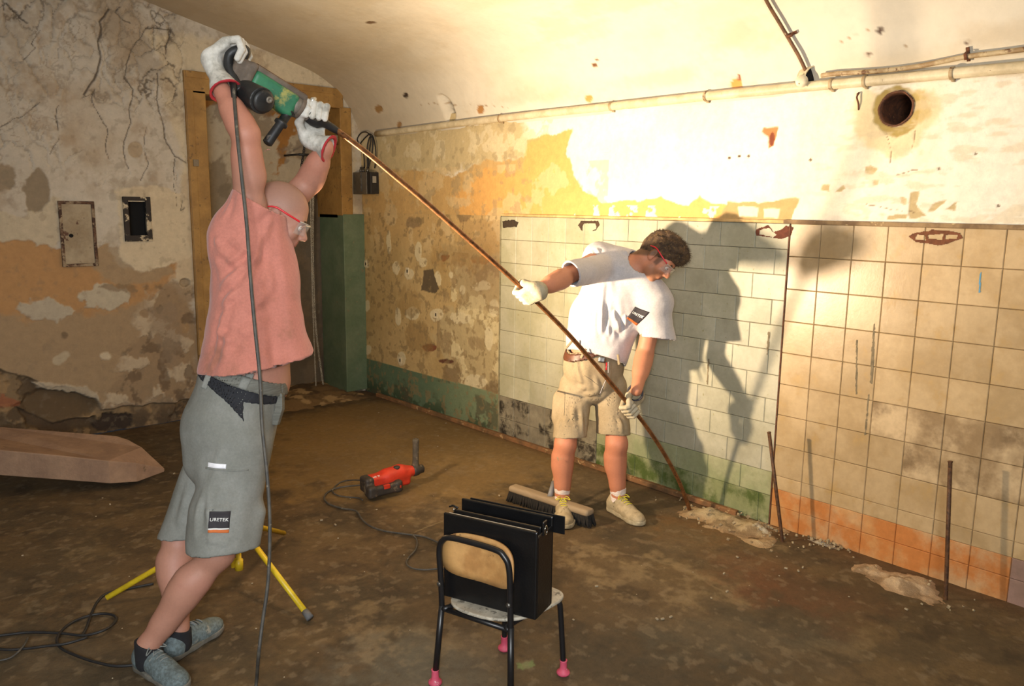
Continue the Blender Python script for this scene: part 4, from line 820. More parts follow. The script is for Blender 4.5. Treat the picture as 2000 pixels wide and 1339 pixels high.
c = PZ(1595, 1062); heap(c[0]+.03, c[1]-.02, .03, .13, .03, 'low strip of crushed plaster along the orange skirting', (170, 160, 140), (120, 104, 80), stones=40)
mb = MB()
for k in range(80):
    x = RNG.uniform(-3.2, -0.1); y = RNG.uniform(-4.9, -0.5); s = RNG.uniform(.0015, .004)
    mb.box((x, y, s*.4), (s, s*RNG.uniform(.5, 1.4), s*.5), np.array(Matrix.Rotation(RNG.uniform(0, 6), 3, 'Z')))
for (x, y) in ((1420, 1155), (1414, 1120), (1568, 1108), (1535, 1110), (1559, 1115), (1310, 1205), (1283, 1209), (1294, 1209), (1770, 1190), (1165, 1145), (975, 968), (628, 1016), (655, 1025), (340, 925), (215, 985), (1440, 1088)):
    p = PZ(x, y); s = .007; mb.box((p[0], p[1], .003), (s, s*.5, .003), np.array(Matrix.Rotation(x*1.0, 3, 'Z')))
tag(mb.obj('floor_chips', mat('pale_chip', (160, 148, 124), rough=.9), smooth=False, origin=(-1.6, -2.6, 0)), 'scattered pale plaster chips all over the brown floor', 'debris', kind='stuff')

# broom
M_bw = mat('dusty_broom_wood', (148, 130, 104), (124, 106, 82), 14, .8, bump=.001, stretch=(1, .2, 1)); M_br = mat('black_bristle', (24, 22, 20), (36, 32, 28), 90, .9, bump=.004, bscale=300)
b0 = PZ(1003, 958, .055); b1 = PZ(1150, 1006, .055); bd = unit(b1-b0); bs = unit(np.cross([0, 0, 1.], bd)); bc = (b0+b1)/2; L = np.linalg.norm(b1-b0)/2+.015
br = empty('broom', (bc[0], bc[1], 0), 'wide push broom with dusty wooden head and black bristles behind the worker', 'broom')
FR = np.column_stack([bd, bs, [0, 0, 1.]])
Fh = Field(bc-np.array([.45, .45, .1]), bc+np.array([.45, .45, .1]), .006); Fh.box(bc+(0, 0, .018), (L, .036, .019), FR, r=.016); V, F = Fh.mesh(); obj('broom_head', V, F, M_bw, br)
mb = MB()
for i in range(70):
    for j in range(5):
        t = (i/69-.5)*2*L*.97; s = (j/4-.5)*.052; o_ = bc+bd*(t+RNG.uniform(-.002, .002))+bs*s; e = np.array([RNG.uniform(-.008, .008)+bd[0]*.01*(1 if i > 62 else 0), RNG.uniform(-.008, .008), 0]); e += bs*s*.35+bd*(.02 if i > 64 else (-.02 if i < 5 else 0))
        mb.tube([o_+(0, 0, .004), o_+e*.5+(0, 0, -.03), o_+e+(0, 0, -.056)], [.0058, .006, .0045], 5)
obj('bristles', np.vstack(mb.V), mb.F, M_br, br)
hp = PD(1067, 968, 4.42); hp = np.array([bc[0], bc[1], .1])+0*hp; q0 = bc+(0, 0, .035); q1 = PX(1150, 690, -.02)
dd = unit(q1-q0)
MB().tube([q0, q0+dd*.10], [.015, .0145], 14).obj('handle_socket', mat('grey_socket', (120, 120, 122), rough=.5), br)
MB().tube([q0+dd*.09, q1], [.0115, .0115], 12).obj('broom_handle', mat('handle_wood', (170, 136, 96), (148, 116, 80), 20, .6, stretch=(1, 1, .1)), br)

# black bag and school chair
ca, cb, cc_ = PZ(850, 1335), PZ(985, 1268), PZ(1100, 1316); cdn = ca+cc_-cb; cdn = PZ(997, 1392)
M_tube = mat('chipped_black_enamel', (22, 22, 24), (26, 25, 26), 20, .38, bump=.0003, c3=(150, 148, 140), scale3=26, thr3=.72, coord='Object')
M_ply = mat('worn_plywood', (196, 150, 92), (176, 128, 74), 9, .55, bump=.0004, c3=(110, 80, 52), scale3=11, thr3=.60)
M_seat = mat('scuffed_pale_seat', (186, 178, 160), (160, 152, 136), 22, .6, bump=.0006, c3=(110, 104, 92), scale3=34, thr3=.56)
M_pink = mat('pink_rubber', (206, 86, 110), (190, 72, 96), 20, .6, c3=(220, 170, 176), scale3=40, thr3=.62)
cen = (ca+cb+cc_+cdn)/4; chr_ = empty('school_chair', (cen[0], cen[1], 0), "small child's school chair with black tube frame, plywood back and pink rubber feet", 'chair')
SH = .305; up = np.array([0, 0, 1.]); r_ = .0105
back = unit(((ca+cdn)-(cb+cc_))*np.array([1, 1, 0])); sidev = unit((cdn-ca)*np.array([1, 1, 0]))
foot = {}
for nm, p in (('a', ca), ('b', cb), ('c', cc_), ('d', cdn)):
    foot[nm] = p; inn = cen-p; inn[2] = 0
    MB().lathe((p[0], p[1], 0.001), (0, 0, 1), [(.0, 0), (.022, 0), (.0255, .006), (.024, .012), (.016, .018), (.0135, .026), (.013, .052), (.0145, .056), (.011, .056)], 18).obj('rubber_foot', M_pink, chr_)
def sp(nm, k, z): p = foot[nm]; q = p+(cen-p)*k; return np.array([q[0], q[1], z])
# side frames: rear leg runs up into the back hoop, front leg bends into the seat rail
for rr, ff, nm in (('a', 'b', 'l'), ('d', 'c', 'r')):
    P = [sp(ff, 0, .03), sp(ff, .07, SH-.06), sp(ff, .10, SH-.02), sp(ff, .17, SH-.004), sp(rr, .24, SH-.006), sp(rr, .12, SH-.012)]
    MB().tube(P, r_, 12, smooth=6).obj('leg', M_tube, chr_)
    MB().tube([sp(rr, 0, .03), sp(rr, .10, SH)], r_*1.1, 12).obj('leg', M_tube, chr_)
ta = sp('a', .10, SH); td = sp('d', .10, SH); ht = zsolve(ta, 1050); hq = zsolve(td, 1098)
HZ = .575
P = [ta-(0, 0, .02), ta+back*.005+(0, 0, .10), ta+back*.012+(0, 0, HZ-SH-.06), ta+back*.014+sidev*.018+(0, 0, HZ-SH-.018), ta+back*.015+sidev*.06+(0, 0, HZ-SH),
     td+back*.015-sidev*.06+(0, 0, HZ-SH), td+back*.014-sidev*.018+(0, 0, HZ-SH-.018), td+back*.012+(0, 0, HZ-SH-.06), td+back*.005+(0, 0, .10), td-(0, 0, .02)]
MB().tube(P, r_, 12, smooth=6).obj('back_hoop', M_tube, chr_)
MB().tube([ta-(0, 0, .012), td-(0, 0, .012)], r_*.9, 10).obj('cross_bar', M_tube, chr_); MB().tube([sp('b', .2, SH-.02), sp('c', .2, SH-.02)], r_*.8, 10).obj('cross_bar', M_tube, chr_)
for p in (ta, td):
    for z in (.085,): MB().lathe(p+back*.012+(0, 0, z), back, [(0, .008), (.008, .006), (.010, 0), (0, -.004)], 12).obj('bolt_head', M_steel, chr_)
# seat board: rounded at the back
mid = (foot['a']+foot['b']+foot['c']+foot['d'])/4; wv = sidev; sw = np.linalg.norm(cdn-ca)/2+.005; out = []
for i in range(40):
    t = 2*math.pi*i/40; x = math.cos(t); y = math.sin(t); e = .55 if x < 0 else .9
    X_ = np.sign(x)*abs(x)**(.5 if x < 0 else .9); Y_ = np.sign(y)*abs(y)**(.5 if x < 0 else .75); out.append(mid+back*(X_*.165+.0)+wv*(Y_*sw*1.0)+up*(SH+.006))
SBt = MB().prism(out, up*.012).obj('seat', M_seat, chr_, smooth=False, bevel=.004)
# plywood back rest, gently curved
def backrest():
    V = []; F = []; nu = 22; hw = np.linalg.norm(td-ta)/2+.005; c0 = (ta+td)/2; zc = .197; hh = .083; pts = []
    for i in range(48):
        t = 2*math.pi*i/48; x = np.sign(math.cos(t))*abs(math.cos(t))**.55; y = np.sign(math.sin(t))*abs(math.sin(t))**.6; pts.append((x, y))
    rings = []
    for th in (-1, 1):
        for s in (1.0, .7, .35, .02):
            row = []
            for x, y in pts:
                X_ = x*hw*s*.99; dep = -.004-.03*(1-(x*s)**2)+th*.0045; row.append(c0+sidev*X_+back*dep+up*(zc+y*hh*s+.012*(1-(x*s)**2)*0+(.0 if y < 0 else .0)))
            rings.append(row)
    rr = [rings[3], rings[2], rings[1], rings[0], rings[4], rings[5], rings[6], rings[7]]
    return MB().rings([np.array(q) for q in rr])
backrest().obj('backrest', M_ply, chr_)
# bag
M_lea = mat('black_leather', (14, 14, 15), (18, 18, 19), 12, .32, bump=.0008, bscale=120, vary=.05); M_lining = mat('grey_lining', (176, 174, 164), rough=.6); M_chr = mat('chrome', (210, 208, 200), rough=.12, metal=1.0)
zb = SH+.018
bl = PZ(866, 1163, zb); brr = PZ(1046, 1212, zb); bd2 = unit((brr-bl)*(1, 1, 0)); bn = unit(np.cross(up, bd2)); bn = bn if bn@CV(0, 0, 1) > 0 else -bn
W = np.linalg.norm((brr-bl)[:2]); TH = .135; HB = zsolve(bl, 1000)-zb; HB = float(np.clip(HB, .28, .36)); print('bag', W, HB, zb)
o0 = np.array([bl[0], bl[1], zb]); bgE = empty('pilot_bag', o0+bd2*W/2+bn*TH/2, 'open black leather document bag standing on the small chair', 'bag')
def slab_(c0, a, b, c_): return c0
def bx(x0, x1, y0, y1, z0, z1, nm, m, bev=.004):
    c = o0+bd2*(x0+x1)/2+bn*(y0+y1)/2+up*(z0+z1)/2; return MB().box(c, ((x1-x0)/2, (y1-y0)/2, (z1-z0)/2), np.column_stack([bd2, bn, up])).obj(nm, m, bgE, smooth=False, bevel=bev)
bx(0, W, 0, .012, 0, HB, 'front_panel', M_lea, .005); bx(0, W, TH-.012, TH, 0, HB+.012, 'rear_panel', M_lea, .005)
bx(0, .010, .010, TH-.010, 0, HB-.035, 'end_panel', M_lea, .004); bx(W-.010, W, .010, TH-.010, 0, HB-.02, 'end_panel', M_lea, .004)
bx(.005, W-.005, .008, TH-.008, 0, .012, 'bag_bottom', M_lea, .003)
bx(.012, W-.012, .052, .062, .012, HB-.004, 'divider', M_lea, .003); bx(.014, W-.014, .0125, .020, HB-.08, HB-.003, 'lining', M_lining, .001)
bx(.014, W-.014, .020, .046, .014, HB-.055, 'paper_stack', mat('paper', (200, 198, 190), rough=.8), .001)
bx(.03, W+.04, TH+.001, TH+.006, HB-.05, HB+.016, 'rear_flap', M_lea, .002)
bx(W-.004, W+.003, .045, .075, HB-.03, HB+.02, 'hinge_tab', M_lea, .003)
for x in (.012, W+.004):
    c = o0+bd2*x+bn*.055+up*(HB-.01); a = np.linspace(0, 2*math.pi, 17)
    MB().tube([c+bn*.010*math.cos(t)+up*.016*math.sin(t)+bd2*.003 for t in a], .0022, 6, cap=False).obj('clasp_ring', M_chr, bgE)
P = [o0+bd2*(W*.08)+bn*.052+up*(HB+.004), o0+bd2*(W*.03)+bn*.05+up*(HB+.010), o0+bd2*(-.006)+bn*.052+up*(HB+.004)]
MB().tube(P, .004, 8, smooth=5).obj('corner_strap', M_lea, bgE)

# red rotary hammer lying on the floor
M_red = mat('red_casing', (198, 56, 34), (180, 48, 30), 14, .45, bump=.0003, c3=(130, 60, 44), scale3=30, thr3=.66); M_dg = mat('dark_grey_casing', (46, 42, 38), (56, 50, 44), 20, .6, bump=.0006, c3=(96, 84, 66), scale3=24, thr3=.58)
g0 = PZ(722, 950, .06); g1 = PZ(826, 925, .07); gd = unit(g1-g0); gs = unit(np.cross(up, gd)); gs = gs if gs@CV(0, 0, 1) < 0 else -gs   # gs points to the viewer
gu = unit(np.cross(gd, gs)); gu = gu if gu[2] > 0 else -gu; RG = np.column_stack([gd, gs, gu])
rh = empty('rotary_hammer', ((g0+g1)/2)*(1, 1, 0), 'red rotary hammer drill lying on the floor with its cable coiled behind', 'drill')
def L(x, y, z): return g0+gd*x+gs*y+gu*z
GL = np.linalg.norm(g1-g0); print('hammer', GL)
Fd = Field(g0-np.array([.3, .3, .15]), g1+np.array([.3, .3, .25]), .0035)
Fd.box(L(.075, 0, .025), (.095, .045, .04), RG, r=.02, k=.01); Fd.cone(L(.12, 0, .035), L(.20, 0, .045), .052, .046, .03); Fd.cone(L(.20, 0, .045), L(GL*.83, 0, .035), .046, .030, .02); Fd.box(L(.19, 0, .005), (.07, .04, .04), RG, r=.02, k=.02)
V, F = Fd.mesh(); obj('casing', V, F, M_red, rh)
Fd = Field(g0-np.array([.3, .3, .15]), g1+np.array([.3, .3, .25]), .0035)
Fd.box(L(-.015, .0, .018), (.03, .05, .048), RG, r=.018, k=.01); Fd.box(L(.06, .066, -.012), (.105, .022, .03), RG, r=.016, k=.01); Fd.box(L(.155, .052, -.01), (.022, .035, .036), RG, r=.014, k=.015); Fd.box(L(-.02, .052, -.01), (.024, .035, .036), RG, r=.014, k=.015)
V, F = Fd.mesh(); obj('handle', V, F, M_dg, rh)
MB().box(L(.07, .083, .010), (.020, .010, .013), RG).obj('trigger', M_red, rh, smooth=False, bevel=.004); MB().box(L(.155, .083, -.008), (.008, .008, .010), RG).obj('vent_insert', M_red, rh, smooth=False, bevel=.003)
MB().lathe(L(.175, .015, .078), gu, [(.020, 0), (.020, .012), (.016, .016), (0, .016)], 18).obj('mode_switch', M_dg, rh)
MB().lathe(L(GL*.80, 0, .036), gd, [(.034, 0), (.036, .012), (.034, .035), (.028, .045), (.026, .07), (.018, .075), (.010, .08), (0, .08)], 22).obj('chuck', M_dg, rh)
hb0 = L(GL*.86, 0, .05); ht_ = PD(811, 855, 1.0); zt = zsolve(hb0, 857)
MB().lathe(hb0, up+gd*.02, [(.018, -.01), (.024, .0), (.022, .02), (.019, .04), (.0195, zt-hb0[2]-.03), (.021, zt-hb0[2]-.012), (.019, zt-hb0[2]), (.008, zt-hb0[2]+.001), (.008, zt-hb0[2]-.01), (0, zt-hb0[2]-.01)], 18).obj('side_grip', mat('grey_grip', (78, 70, 58), (62, 56, 46), 30, .75, bump=.0008, c3=(110, 96, 74), scale3=40, thr3=.6), rh)
text_mesh('HILTI', .022, M4(gd*.9+gu*.0, gu*.95+gs*(-.3), unit(gs*.55+gu*.84), L(.03, .035, .062)), mat('white_print', (230, 226, 214), rough=.5), rh)
M_cable = mat('grey_rubber_cable', (62, 60, 56), (80, 76, 68), 30, .6, bump=.0003, coord='World', c3=(120, 112, 96), scale3=50, thr3=.62)
def floor_cable(name, label, pts, r, m=None, smooth=6, lift=None):
    P = [PZ(x, y, r+(lift[i] if lift else 0.0)+.0005) for i, (x, y) in enumerate(pts)]; o = MB().tube(P, r, 9, smooth=smooth).obj(name, m or M_cable); tag(o, label, 'cable'); return o
c0 = proj(L(-.035, 0, .03))
floor_cable('drill_cable', 'dark power cord looping from the red hammer drill towards the small chair', [(708, 938), (690, 937), (668, 940), (654, 950), (650, 960), (664, 968), (700, 972), (708, 976)], .0045, lift=[.045, .02, .0, 0, 0, 0, .0, .012])
floor_cable('drill_cable', 'long grey cable running from behind the red hammer drill to under the chair', [(706, 947), (680, 949), (650, 955), (634, 968), (640, 982), (668, 992), (695, 997), (706, 1012), (722, 1026), (750, 1036), (790, 1042), (830, 1048), (862, 1062), (900, 1080)], .0055, lift=[.03, .01]+[0]*12)
floor_cable('extension_lead', 'thin grey lead bowing away from the long cable left of the chair', [(806, 1044), (814, 1054), (812, 1072), (798, 1088), (794, 1100), (806, 1109), (830, 1112), (860, 1110), (900, 1112)], .0045, lift=[.009]+[0]*8)

# work-light tripod
M_yel = mat('yellow_enamel', (214, 186, 40), (200, 170, 34), 14, .4, bump=.0002, c3=(120, 104, 50), scale3=40, thr3=.68, coord='World')
mx = np.array([-2.50, -2.96, 0.0]); tp = empty('work_light', mx, 'halogen work light on a yellow tripod standing behind the worker in pink', 'lamp')
fA, fB, fC = PZ(603, 1203, .018), PZ(203, 1170, .018), PZ(556, 1041, .018); hub = mx+(0, 0, .36)
for f_, k in ((fA, 0), (fB, 1), (fC, 2)):
    # leg line passes through the foot and the collar on the mast
    tgt = mx+np.array([0, 0, .30]); lg = MB().tube([f_+(tgt-f_)*.02, tgt], .0125, 12).obj('tripod_leg', M_yel, tp)
    d = unit(tgt-f_)
    if k == 0: MB().tube([f_-d*.012, f_+d*.03], [.017, .015], 12).obj('rubber_tip', mat('grey_rubber', (92, 92, 92), rough=.7), tp)
    st_ = f_+(tgt-f_)*.55; MB().tube([st_, mx+np.array([0, 0, .10])], .005, 8).obj('spreader', M_yel, tp) if k == 1 else None
MB().lathe(mx+(0, 0, .07), (0, 0, 1), [(.011, 0), (.019, .002), (.019, .05), (.012, .052), (.012, .2), (.021, .21), (.021, .27), (.012, .28), (.012, .62), (.017, .63), (.017, .67), (.0095, .68), (.0095, .97)], 16).obj('mast', M_yel, tp)
MB().box(mx+CV(-1, 0, -.4)*.022+(0, 0, .105), (.012, .004, .022)).obj('lower_bracket', M_yel, tp, smooth=False, bevel=.003)
lf = unit(LDIR); lu = unit(np.array([0, 0, 1.])-lf*lf[2]); ls = np.cross(lu, lf); RL = np.column_stack([ls, lf, lu]); lc = LAMP-lf*.035
MB().box(lc-lf*.035, (.085, .035, .065), RL).obj('lamp_housing', M_dark, tp, smooth=False, bevel=.008)
MB().box(lc+lf*.004, (.078, .003, .058), RL).obj('reflector', mat('hot_tube', (255, 230, 180), rough=.3, emit=((255, 206, 130), 12)), tp, smooth=False)
mb = MB()
for k in range(-3, 4): mb.tube([lc+lf*.03+ls*k*.024-lu*.062, lc+lf*.03+ls*k*.024+lu*.062], .0015, 6)
mb.tube([lc+lf*.03-ls*.08+lu*.062, lc+lf*.03+ls*.08+lu*.062, lc+lf*.03+ls*.08-lu*.062, lc+lf*.03-ls*.08-lu*.062, lc+lf*.03-ls*.08+lu*.062], .0022, 6); mb.obj('wire_guard', M_steel, tp)
MB().tube([mx+(0, 0, 1.02), mx+(0, 0, 1.05), lc-lu*.075-lf*.02], .008, 8, smooth=4).obj('lamp_yoke', M_dark, tp)

# cables on the floor at the left
floor_cable('cable_loop', 'black cable curling in a flat loop behind the near shoe', [(300, 1139), (255, 1148), (210, 1158), (190, 1175), (178, 1200), (168, 1228), (160, 1240)], .0055, M_dark)
floor_cable('cable_loop', 'black cable crossing the floor and looping back left of the shoes', [(-30, 1244), (20, 1238), (60, 1234), (120, 1236), (165, 1240), (205, 1229), (226, 1212), (222, 1201), (195, 1198), (160, 1206), (130, 1222), (112, 1245), (118, 1264), (150, 1280), (190, 1293), (230, 1300), (280, 1296)], .0055, M_dark, lift=[0, 0, 0, 0, 0, .011, 0, 0, 0, .0, 0, .006, .0, 0, 0, 0, 0])
floor_cable('cable_loop', 'dark cable lying lowest in the bottom left corner of the floor', [(-30, 1262), (10, 1268), (50, 1266), (90, 1261), (130, 1256), (170, 1244)], .0055, M_dark, lift=[0, 0, 0, .006, .012, .012])
floor_cable('cable_loop', 'grey cable wandering faintly towards the bottom left corner', [(-20, 1292), (20, 1284), (45, 1262), (55, 1244)], .004, M_cable, lift=[0, 0, .012, .012])
# ================================================================== PEOPLE
def skin_mat(name): return mat(name, (200, 150, 120), attr=True, vary=0.05, bump=0.0006, bscale=220, rough=0.55, coord='Object', spec=0.4)
M_skin = skin_mat('skin'); M_glove1 = mat('dirty_white_glove', (206, 202, 192), (186, 182, 170), 14, .85, bump=.0008, bscale=160, c3=(150, 146, 136), scale3=14, thr3=.48, soft3=.2)
M_glove2 = mat('dusty_cream_glove', (176, 166, 142), (162, 150, 122), 16, .85, bump=.0008, bscale=160, c3=(160, 146, 116), scale3=16, thr3=.50, soft3=.2)
M_hem_r = mat('red_glove_hem', (176, 40, 50), rough=.8); M_hem_d = mat('dark_glove_hem', (54, 52, 58), rough=.8)
M_pink_s = mat('pink_cotton', (192, 122, 106), (184, 116, 100), 5, .9, bump=.0006, bscale=260, c3=(160, 104, 84), scale3=5, thr3=.56, soft3=.15, sheen=.2)
M_white_s = mat('white_cotton', (182, 178, 180), (174, 170, 170), 5, .9, bump=.0006, bscale=260, sheen=.2)
M_grey_sh = mat('grey_work_cloth', (132, 133, 127), (120, 121, 114), 6, .9, bump=.0006, bscale=260)
M_black_c = mat('black_cloth', (30, 31, 36), (36, 37, 42), 10, .9, bump=.0005, bscale=200)
M_khaki = mat('khaki_cloth', (160, 144, 116), (146, 130, 102), 6, .9, bump=.0006, bscale=260)
M_belt1 = mat('grey_web_belt', (112, 112, 104), (96, 96, 88), 60, .8, bump=.0008, bscale=200, stretch=(.2, .2, 3)); M_belt2 = mat('brown_leather_belt', (92, 54, 34), (74, 42, 28), 14, .45, bump=.0006)
M_hair = mat('brown_hair', (88, 66, 42), (58, 42, 28), 40, .75, bump=.004, bscale=240, c3=(120, 96, 60), scale3=70, thr3=.58, stretch=(1, 1, 1))
M_eyew = mat('eye_white', (220, 214, 204), rough=.25, vary=0); M_iris = mat('iris', (40, 30, 24), rough=.2, vary=0); M_redp = mat('red_plastic', (206, 34, 44), rough=.35)
def glass_mat():
    m = mat('clear_lens', (225, 230, 226), rough=.03, vary=0); m.node_tree.nodes['Principled BSDF'].inputs['Alpha'].default_value = .12; return m
try: M_lens = glass_mat()
except Exception: M_lens = bpy.data.materials['clear_lens']

def head_prims(F, c, R, s, ear=True, jaw=1.0):
    L = lambda x, y, z: c+s*(R @ np.array([x, y, z]))
    F.ell(L(-.012, 0, .042), s*np.array([.098, .077, .088]), R, .01); F.ell(L(-.035, 0, .02), s*np.array([.078, .070, .075]), R, .02)
    F.ell(L(.034, 0, -.025), s*np.array([.056, .058, .082]), R, .025*s); F.cone(L(.02, .038, -.06), L(.068, .016, -.098), .024*s, .017*s, .03*s); F.cone(L(.02, -.038, -.06), L(.068, -.016, -.098), .024*s, .017*s, .03*s)
    F.cone(L(.072, -.010, -.100), L(.072, .010, -.100), .016*s, .016*s, .02*s)
    F.cone(L(.068, -.036, .022), L(.068, .036, .022), .017*s, .017*s, .02*s)
    for y in (-1, 1):
        F.ell(L(.062, .040*y, -.028), s*np.array([.020, .022, .022]), R, .02*s)
        F.ell(L(.094, .031*y, .002), s*np.array([.014, .018, .012]), R, .012*s, op='s')
    F.cone(L(.080, 0, .016), L(.108, 0, -.024), .008*s, .0115*s, .012*s)
    for y in (-1, 1): F.ell(L(.099, .012*y, -.030), s*np.array([.010, .007, .008]), R, .006*s)
    F.ell(L(.074, 0, -.052), s*np.array([.020, .030, .020]), R, .015*s)
    F.cone(L(.088, -.017, -.050), L(.088, .017, -.050), .0062*s, .0062*s, .005*s); F.cone(L(.086, -.015, -.062), L(.086, .015, -.062), .007*s, .007*s, .005*s)
    F.cone(L(.098, -.022, -.056), L(.098, .022, -.056), .0028*s, .0028*s, .004*s, op='s')
    if ear:
        for y in (-1, 1):
            F.ell(L(-.012, .080*y, -.004), s*np.array([.020, .009, .034]), R, .006*s); F.ell(L(-.006, .088*y, .000), s*np.array([.010, .006, .017]), R, .006*s, op='s'); F.ell(L(-.002, .078*y, -.028), s*np.array([.010, .007, .012]), R, .006*s)
def head_parts(p, c, R, s, glasses, gl=True):
    L = lambda x, y, z: c+s*(R @ np.array([x, y, z]))
    for y in (-1, 1):
        o = L(.0755, .031*y, .002); mb = MB(); f = R[:, 0]
        e = mb.lathe(o-f*.012*s, f, [(.0, 0), (.009*s, .003*s), (.0125*s, .011*s), (.0118*s, .017*s), (.009*s, .0215*s), (.0058*s, .0238*s)], 16).obj('eyeball', M_eyew, p)
        MB().lathe(o-f*.012*s, f, [(.0060*s, .0236*s), (.003*s, .0248*s), (0, .0252*s)], 12).obj('iris', M_iris, p)
        MB().tube([L(.090, .017*y, .010), L(.0915, .032*y, .0125), L(.084, .046*y, .004)], .0024*s, 8, smooth=4).tube([L(.089, .018*y, -.006), L(.0885, .032*y, -.0095), L(.083, .045*y, -.002)], .002*s, 8, smooth=4).obj('eyelid', bpy.data.materials['lid'], p)
        MB().tube([L(.088, .014*y, .024), L(.0885, .030*y, .030), L(.076, .050*y, .024)], [.003*s, .0038*s, .0015*s], 8, smooth=4).obj('eyebrow', M_hair, p)
    if not gl: return
    g = None
    mb = MB()
    for y in (-1, 1): mb.tube([L(.072, .068*y, .020), L(.03, .0815*y, .024), L(-.02, .086*y, .026), L(-.052, .080*y, .012)], [.0032*s, .003*s, .0028*s, .0022*s], 8, smooth=4)
    for y in (-1, 1):
        MB().tube([L(.074, .067*y, .020), L(.03, .0815*y, .024), L(-.02, .0865*y, .028), L(-.054, .080*y, .012)], [.0036*s, .0036*s, .0034*s, .0022*s], 8, smooth=4).obj('glasses_temple', M_redp, p)
    nu, nv = 20, 6; V = []; Fq = []
    for k, e in enumerate((0, .0022)):
        for i in range(nu+1):
            a = (i/nu-.5)*2; y = a*.070; xx = .108-.036*a*a-.0*abs(a); dip = .016*math.exp(-(a/.16)**2)
            for j in range(nv+1): b = j/nv; z = -.022+dip+b*(.046-dip)-abs(a)**3*.004; V.append(L(xx+e-.004*(1-b), y*(1+e), z))
    V = np.array(V); q = (nu+1)*(nv+1); id_ = lambda k, i, j: k*q+i*(nv+1)+j
    for i in range(nu):
        for j in range(nv): Fq += [(id_(0, i, j), id_(0, i, j+1), id_(0, i+1, j+1), id_(0, i+1, j)), (id_(1, i, j), id_(1, i+1, j), id_(1, i+1, j+1), id_(1, i, j+1))]
        Fq += [(id_(0, i, 0), id_(0, i+1, 0), id_(1, i+1, 0), id_(1, i, 0)), (id_(0, i, nv), id_(1, i, nv), id_(1, i+1, nv), id_(0, i+1, nv))]
    ln_ = obj('glasses_lens', V, Fq, M_lens, p)
    rim = [L(.109-.036*a*a, a*.070, .0245-abs(a)**3*.004) for a in np.linspace(-1, 1, 15)]; MB().tube(rim, .0016*s, 6).obj('glasses_rim', mat('clear_plastic', (190, 186, 170), rough=.15), p)
mat('lid', (186, 130, 106), rough=.6)

def glove(p, c, a, w, n, wrist, rg, m, hem, cuff_r=.045, cuff_len=.055, th=-1, s=1.0, splay=0.0, curl=1.0, flare=.012):
    """gloved fist round an axis: c axis point, a axis direction, w wrist-to-knuckle direction, n from palm towards the axis"""
    a = unit(a); w = unit(w-a*a.dot(w)); n = unit(n-a*a.dot(n)-w*w.dot(n)); G = lambda x, y, z: c+s*(a*x+w*y+n*z)
    F = Field(np.minimum(c, wrist)-.16, np.maximum(c, wrist)+.16, .003); pn = -(rg/s+.016)
    Ra = np.column_stack([a, w, n]); F.box(G(0, -.032, pn-.002), s*np.array([.042, .045, .0165]), Ra, r=.014, k=.012)
    F.cone(G(0, -.075, pn), wrist, .031*s, .033, .03, side=a, rho=1.15)
    for i, q in enumerate((-.0325, -.011, .0105, .0315)):
        l = (.97, 1.04, 1.0, .86)[i if th < 0 else 3-i]; r0 = .0118*s; R_ = rg/s+.0115
        K = (q, .010, pn+.001); k2 = (q*1.04, R_*.95+.014*l, pn*.35); k3 = (q*1.05, R_*.80+.006*l, R_*.62+.004); k4 = (q*1.03, .004-.008*l, R_+.007); 
        if curl > 1: k4 = (q*1.03, -.012*l, R_+.001)
        P = [G(*K), G(*k2), G(*k3), G(*k4)]; F.chain(P, [r0*1.05, r0, r0*.95, r0*.85], .0035)
    t = th; P = [G(.034*t, -.058, pn*.8), G(.052*t, -.030, pn*.25), G(.046*t, -.006, rg/s+.006), G(.030*t, .012, rg/s+.013)]
    F.chain(P, [.0165*s, .0145*s, .0125*s, .0105*s], .008)
    V, Fc = F.mesh(); V = folds(V, Fc, [], .0012, 60); g = obj('glove', V, Fc, m, p)
    # flared cuff, open at the end
    d = unit(wrist-G(0, -.075, pn)); e = wrist+d*cuff_len
    Fo = Field(np.minimum(wrist, e)-.1, np.maximum(wrist, e)+.1, .003); Fo.cone(wrist-d*.01, e+d*.03, .036, cuff_r+flare*.5, .01, side=a, rho=1.12); Fi = Field(np.minimum(wrist, e)-.1, np.maximum(wrist, e)+.1, .003)
    Fi.cone(wrist, e+d*.04, .030, cuff_r+flare*.5-.004, .01, side=a, rho=1.12); Fo.D = np.maximum(Fo.D, -Fi.D); X, Y, Z = np.meshgrid(*Fo.ax, indexing='ij'); pl = (X-e[0])*d[0]+(Y-e[1])*d[1]+(Z-e[2])*d[2]; full = Fo.D.copy(); Fo.D = np.maximum(full, pl).astype(np.float32)
    V, Fc = Fo.mesh(); V = folds(V, Fc, [], .003, 28); obj('glove_cuff', V, Fc, m, g)
    Fo.D = np.maximum(np.maximum(full-.0012, pl-.0015), -(pl+.006)).astype(np.float32); V, Fc = Fo.mesh(); V = folds(V, Fc, [], .003, 28); obj('cuff_hem', V, Fc, hem, g)
    return g

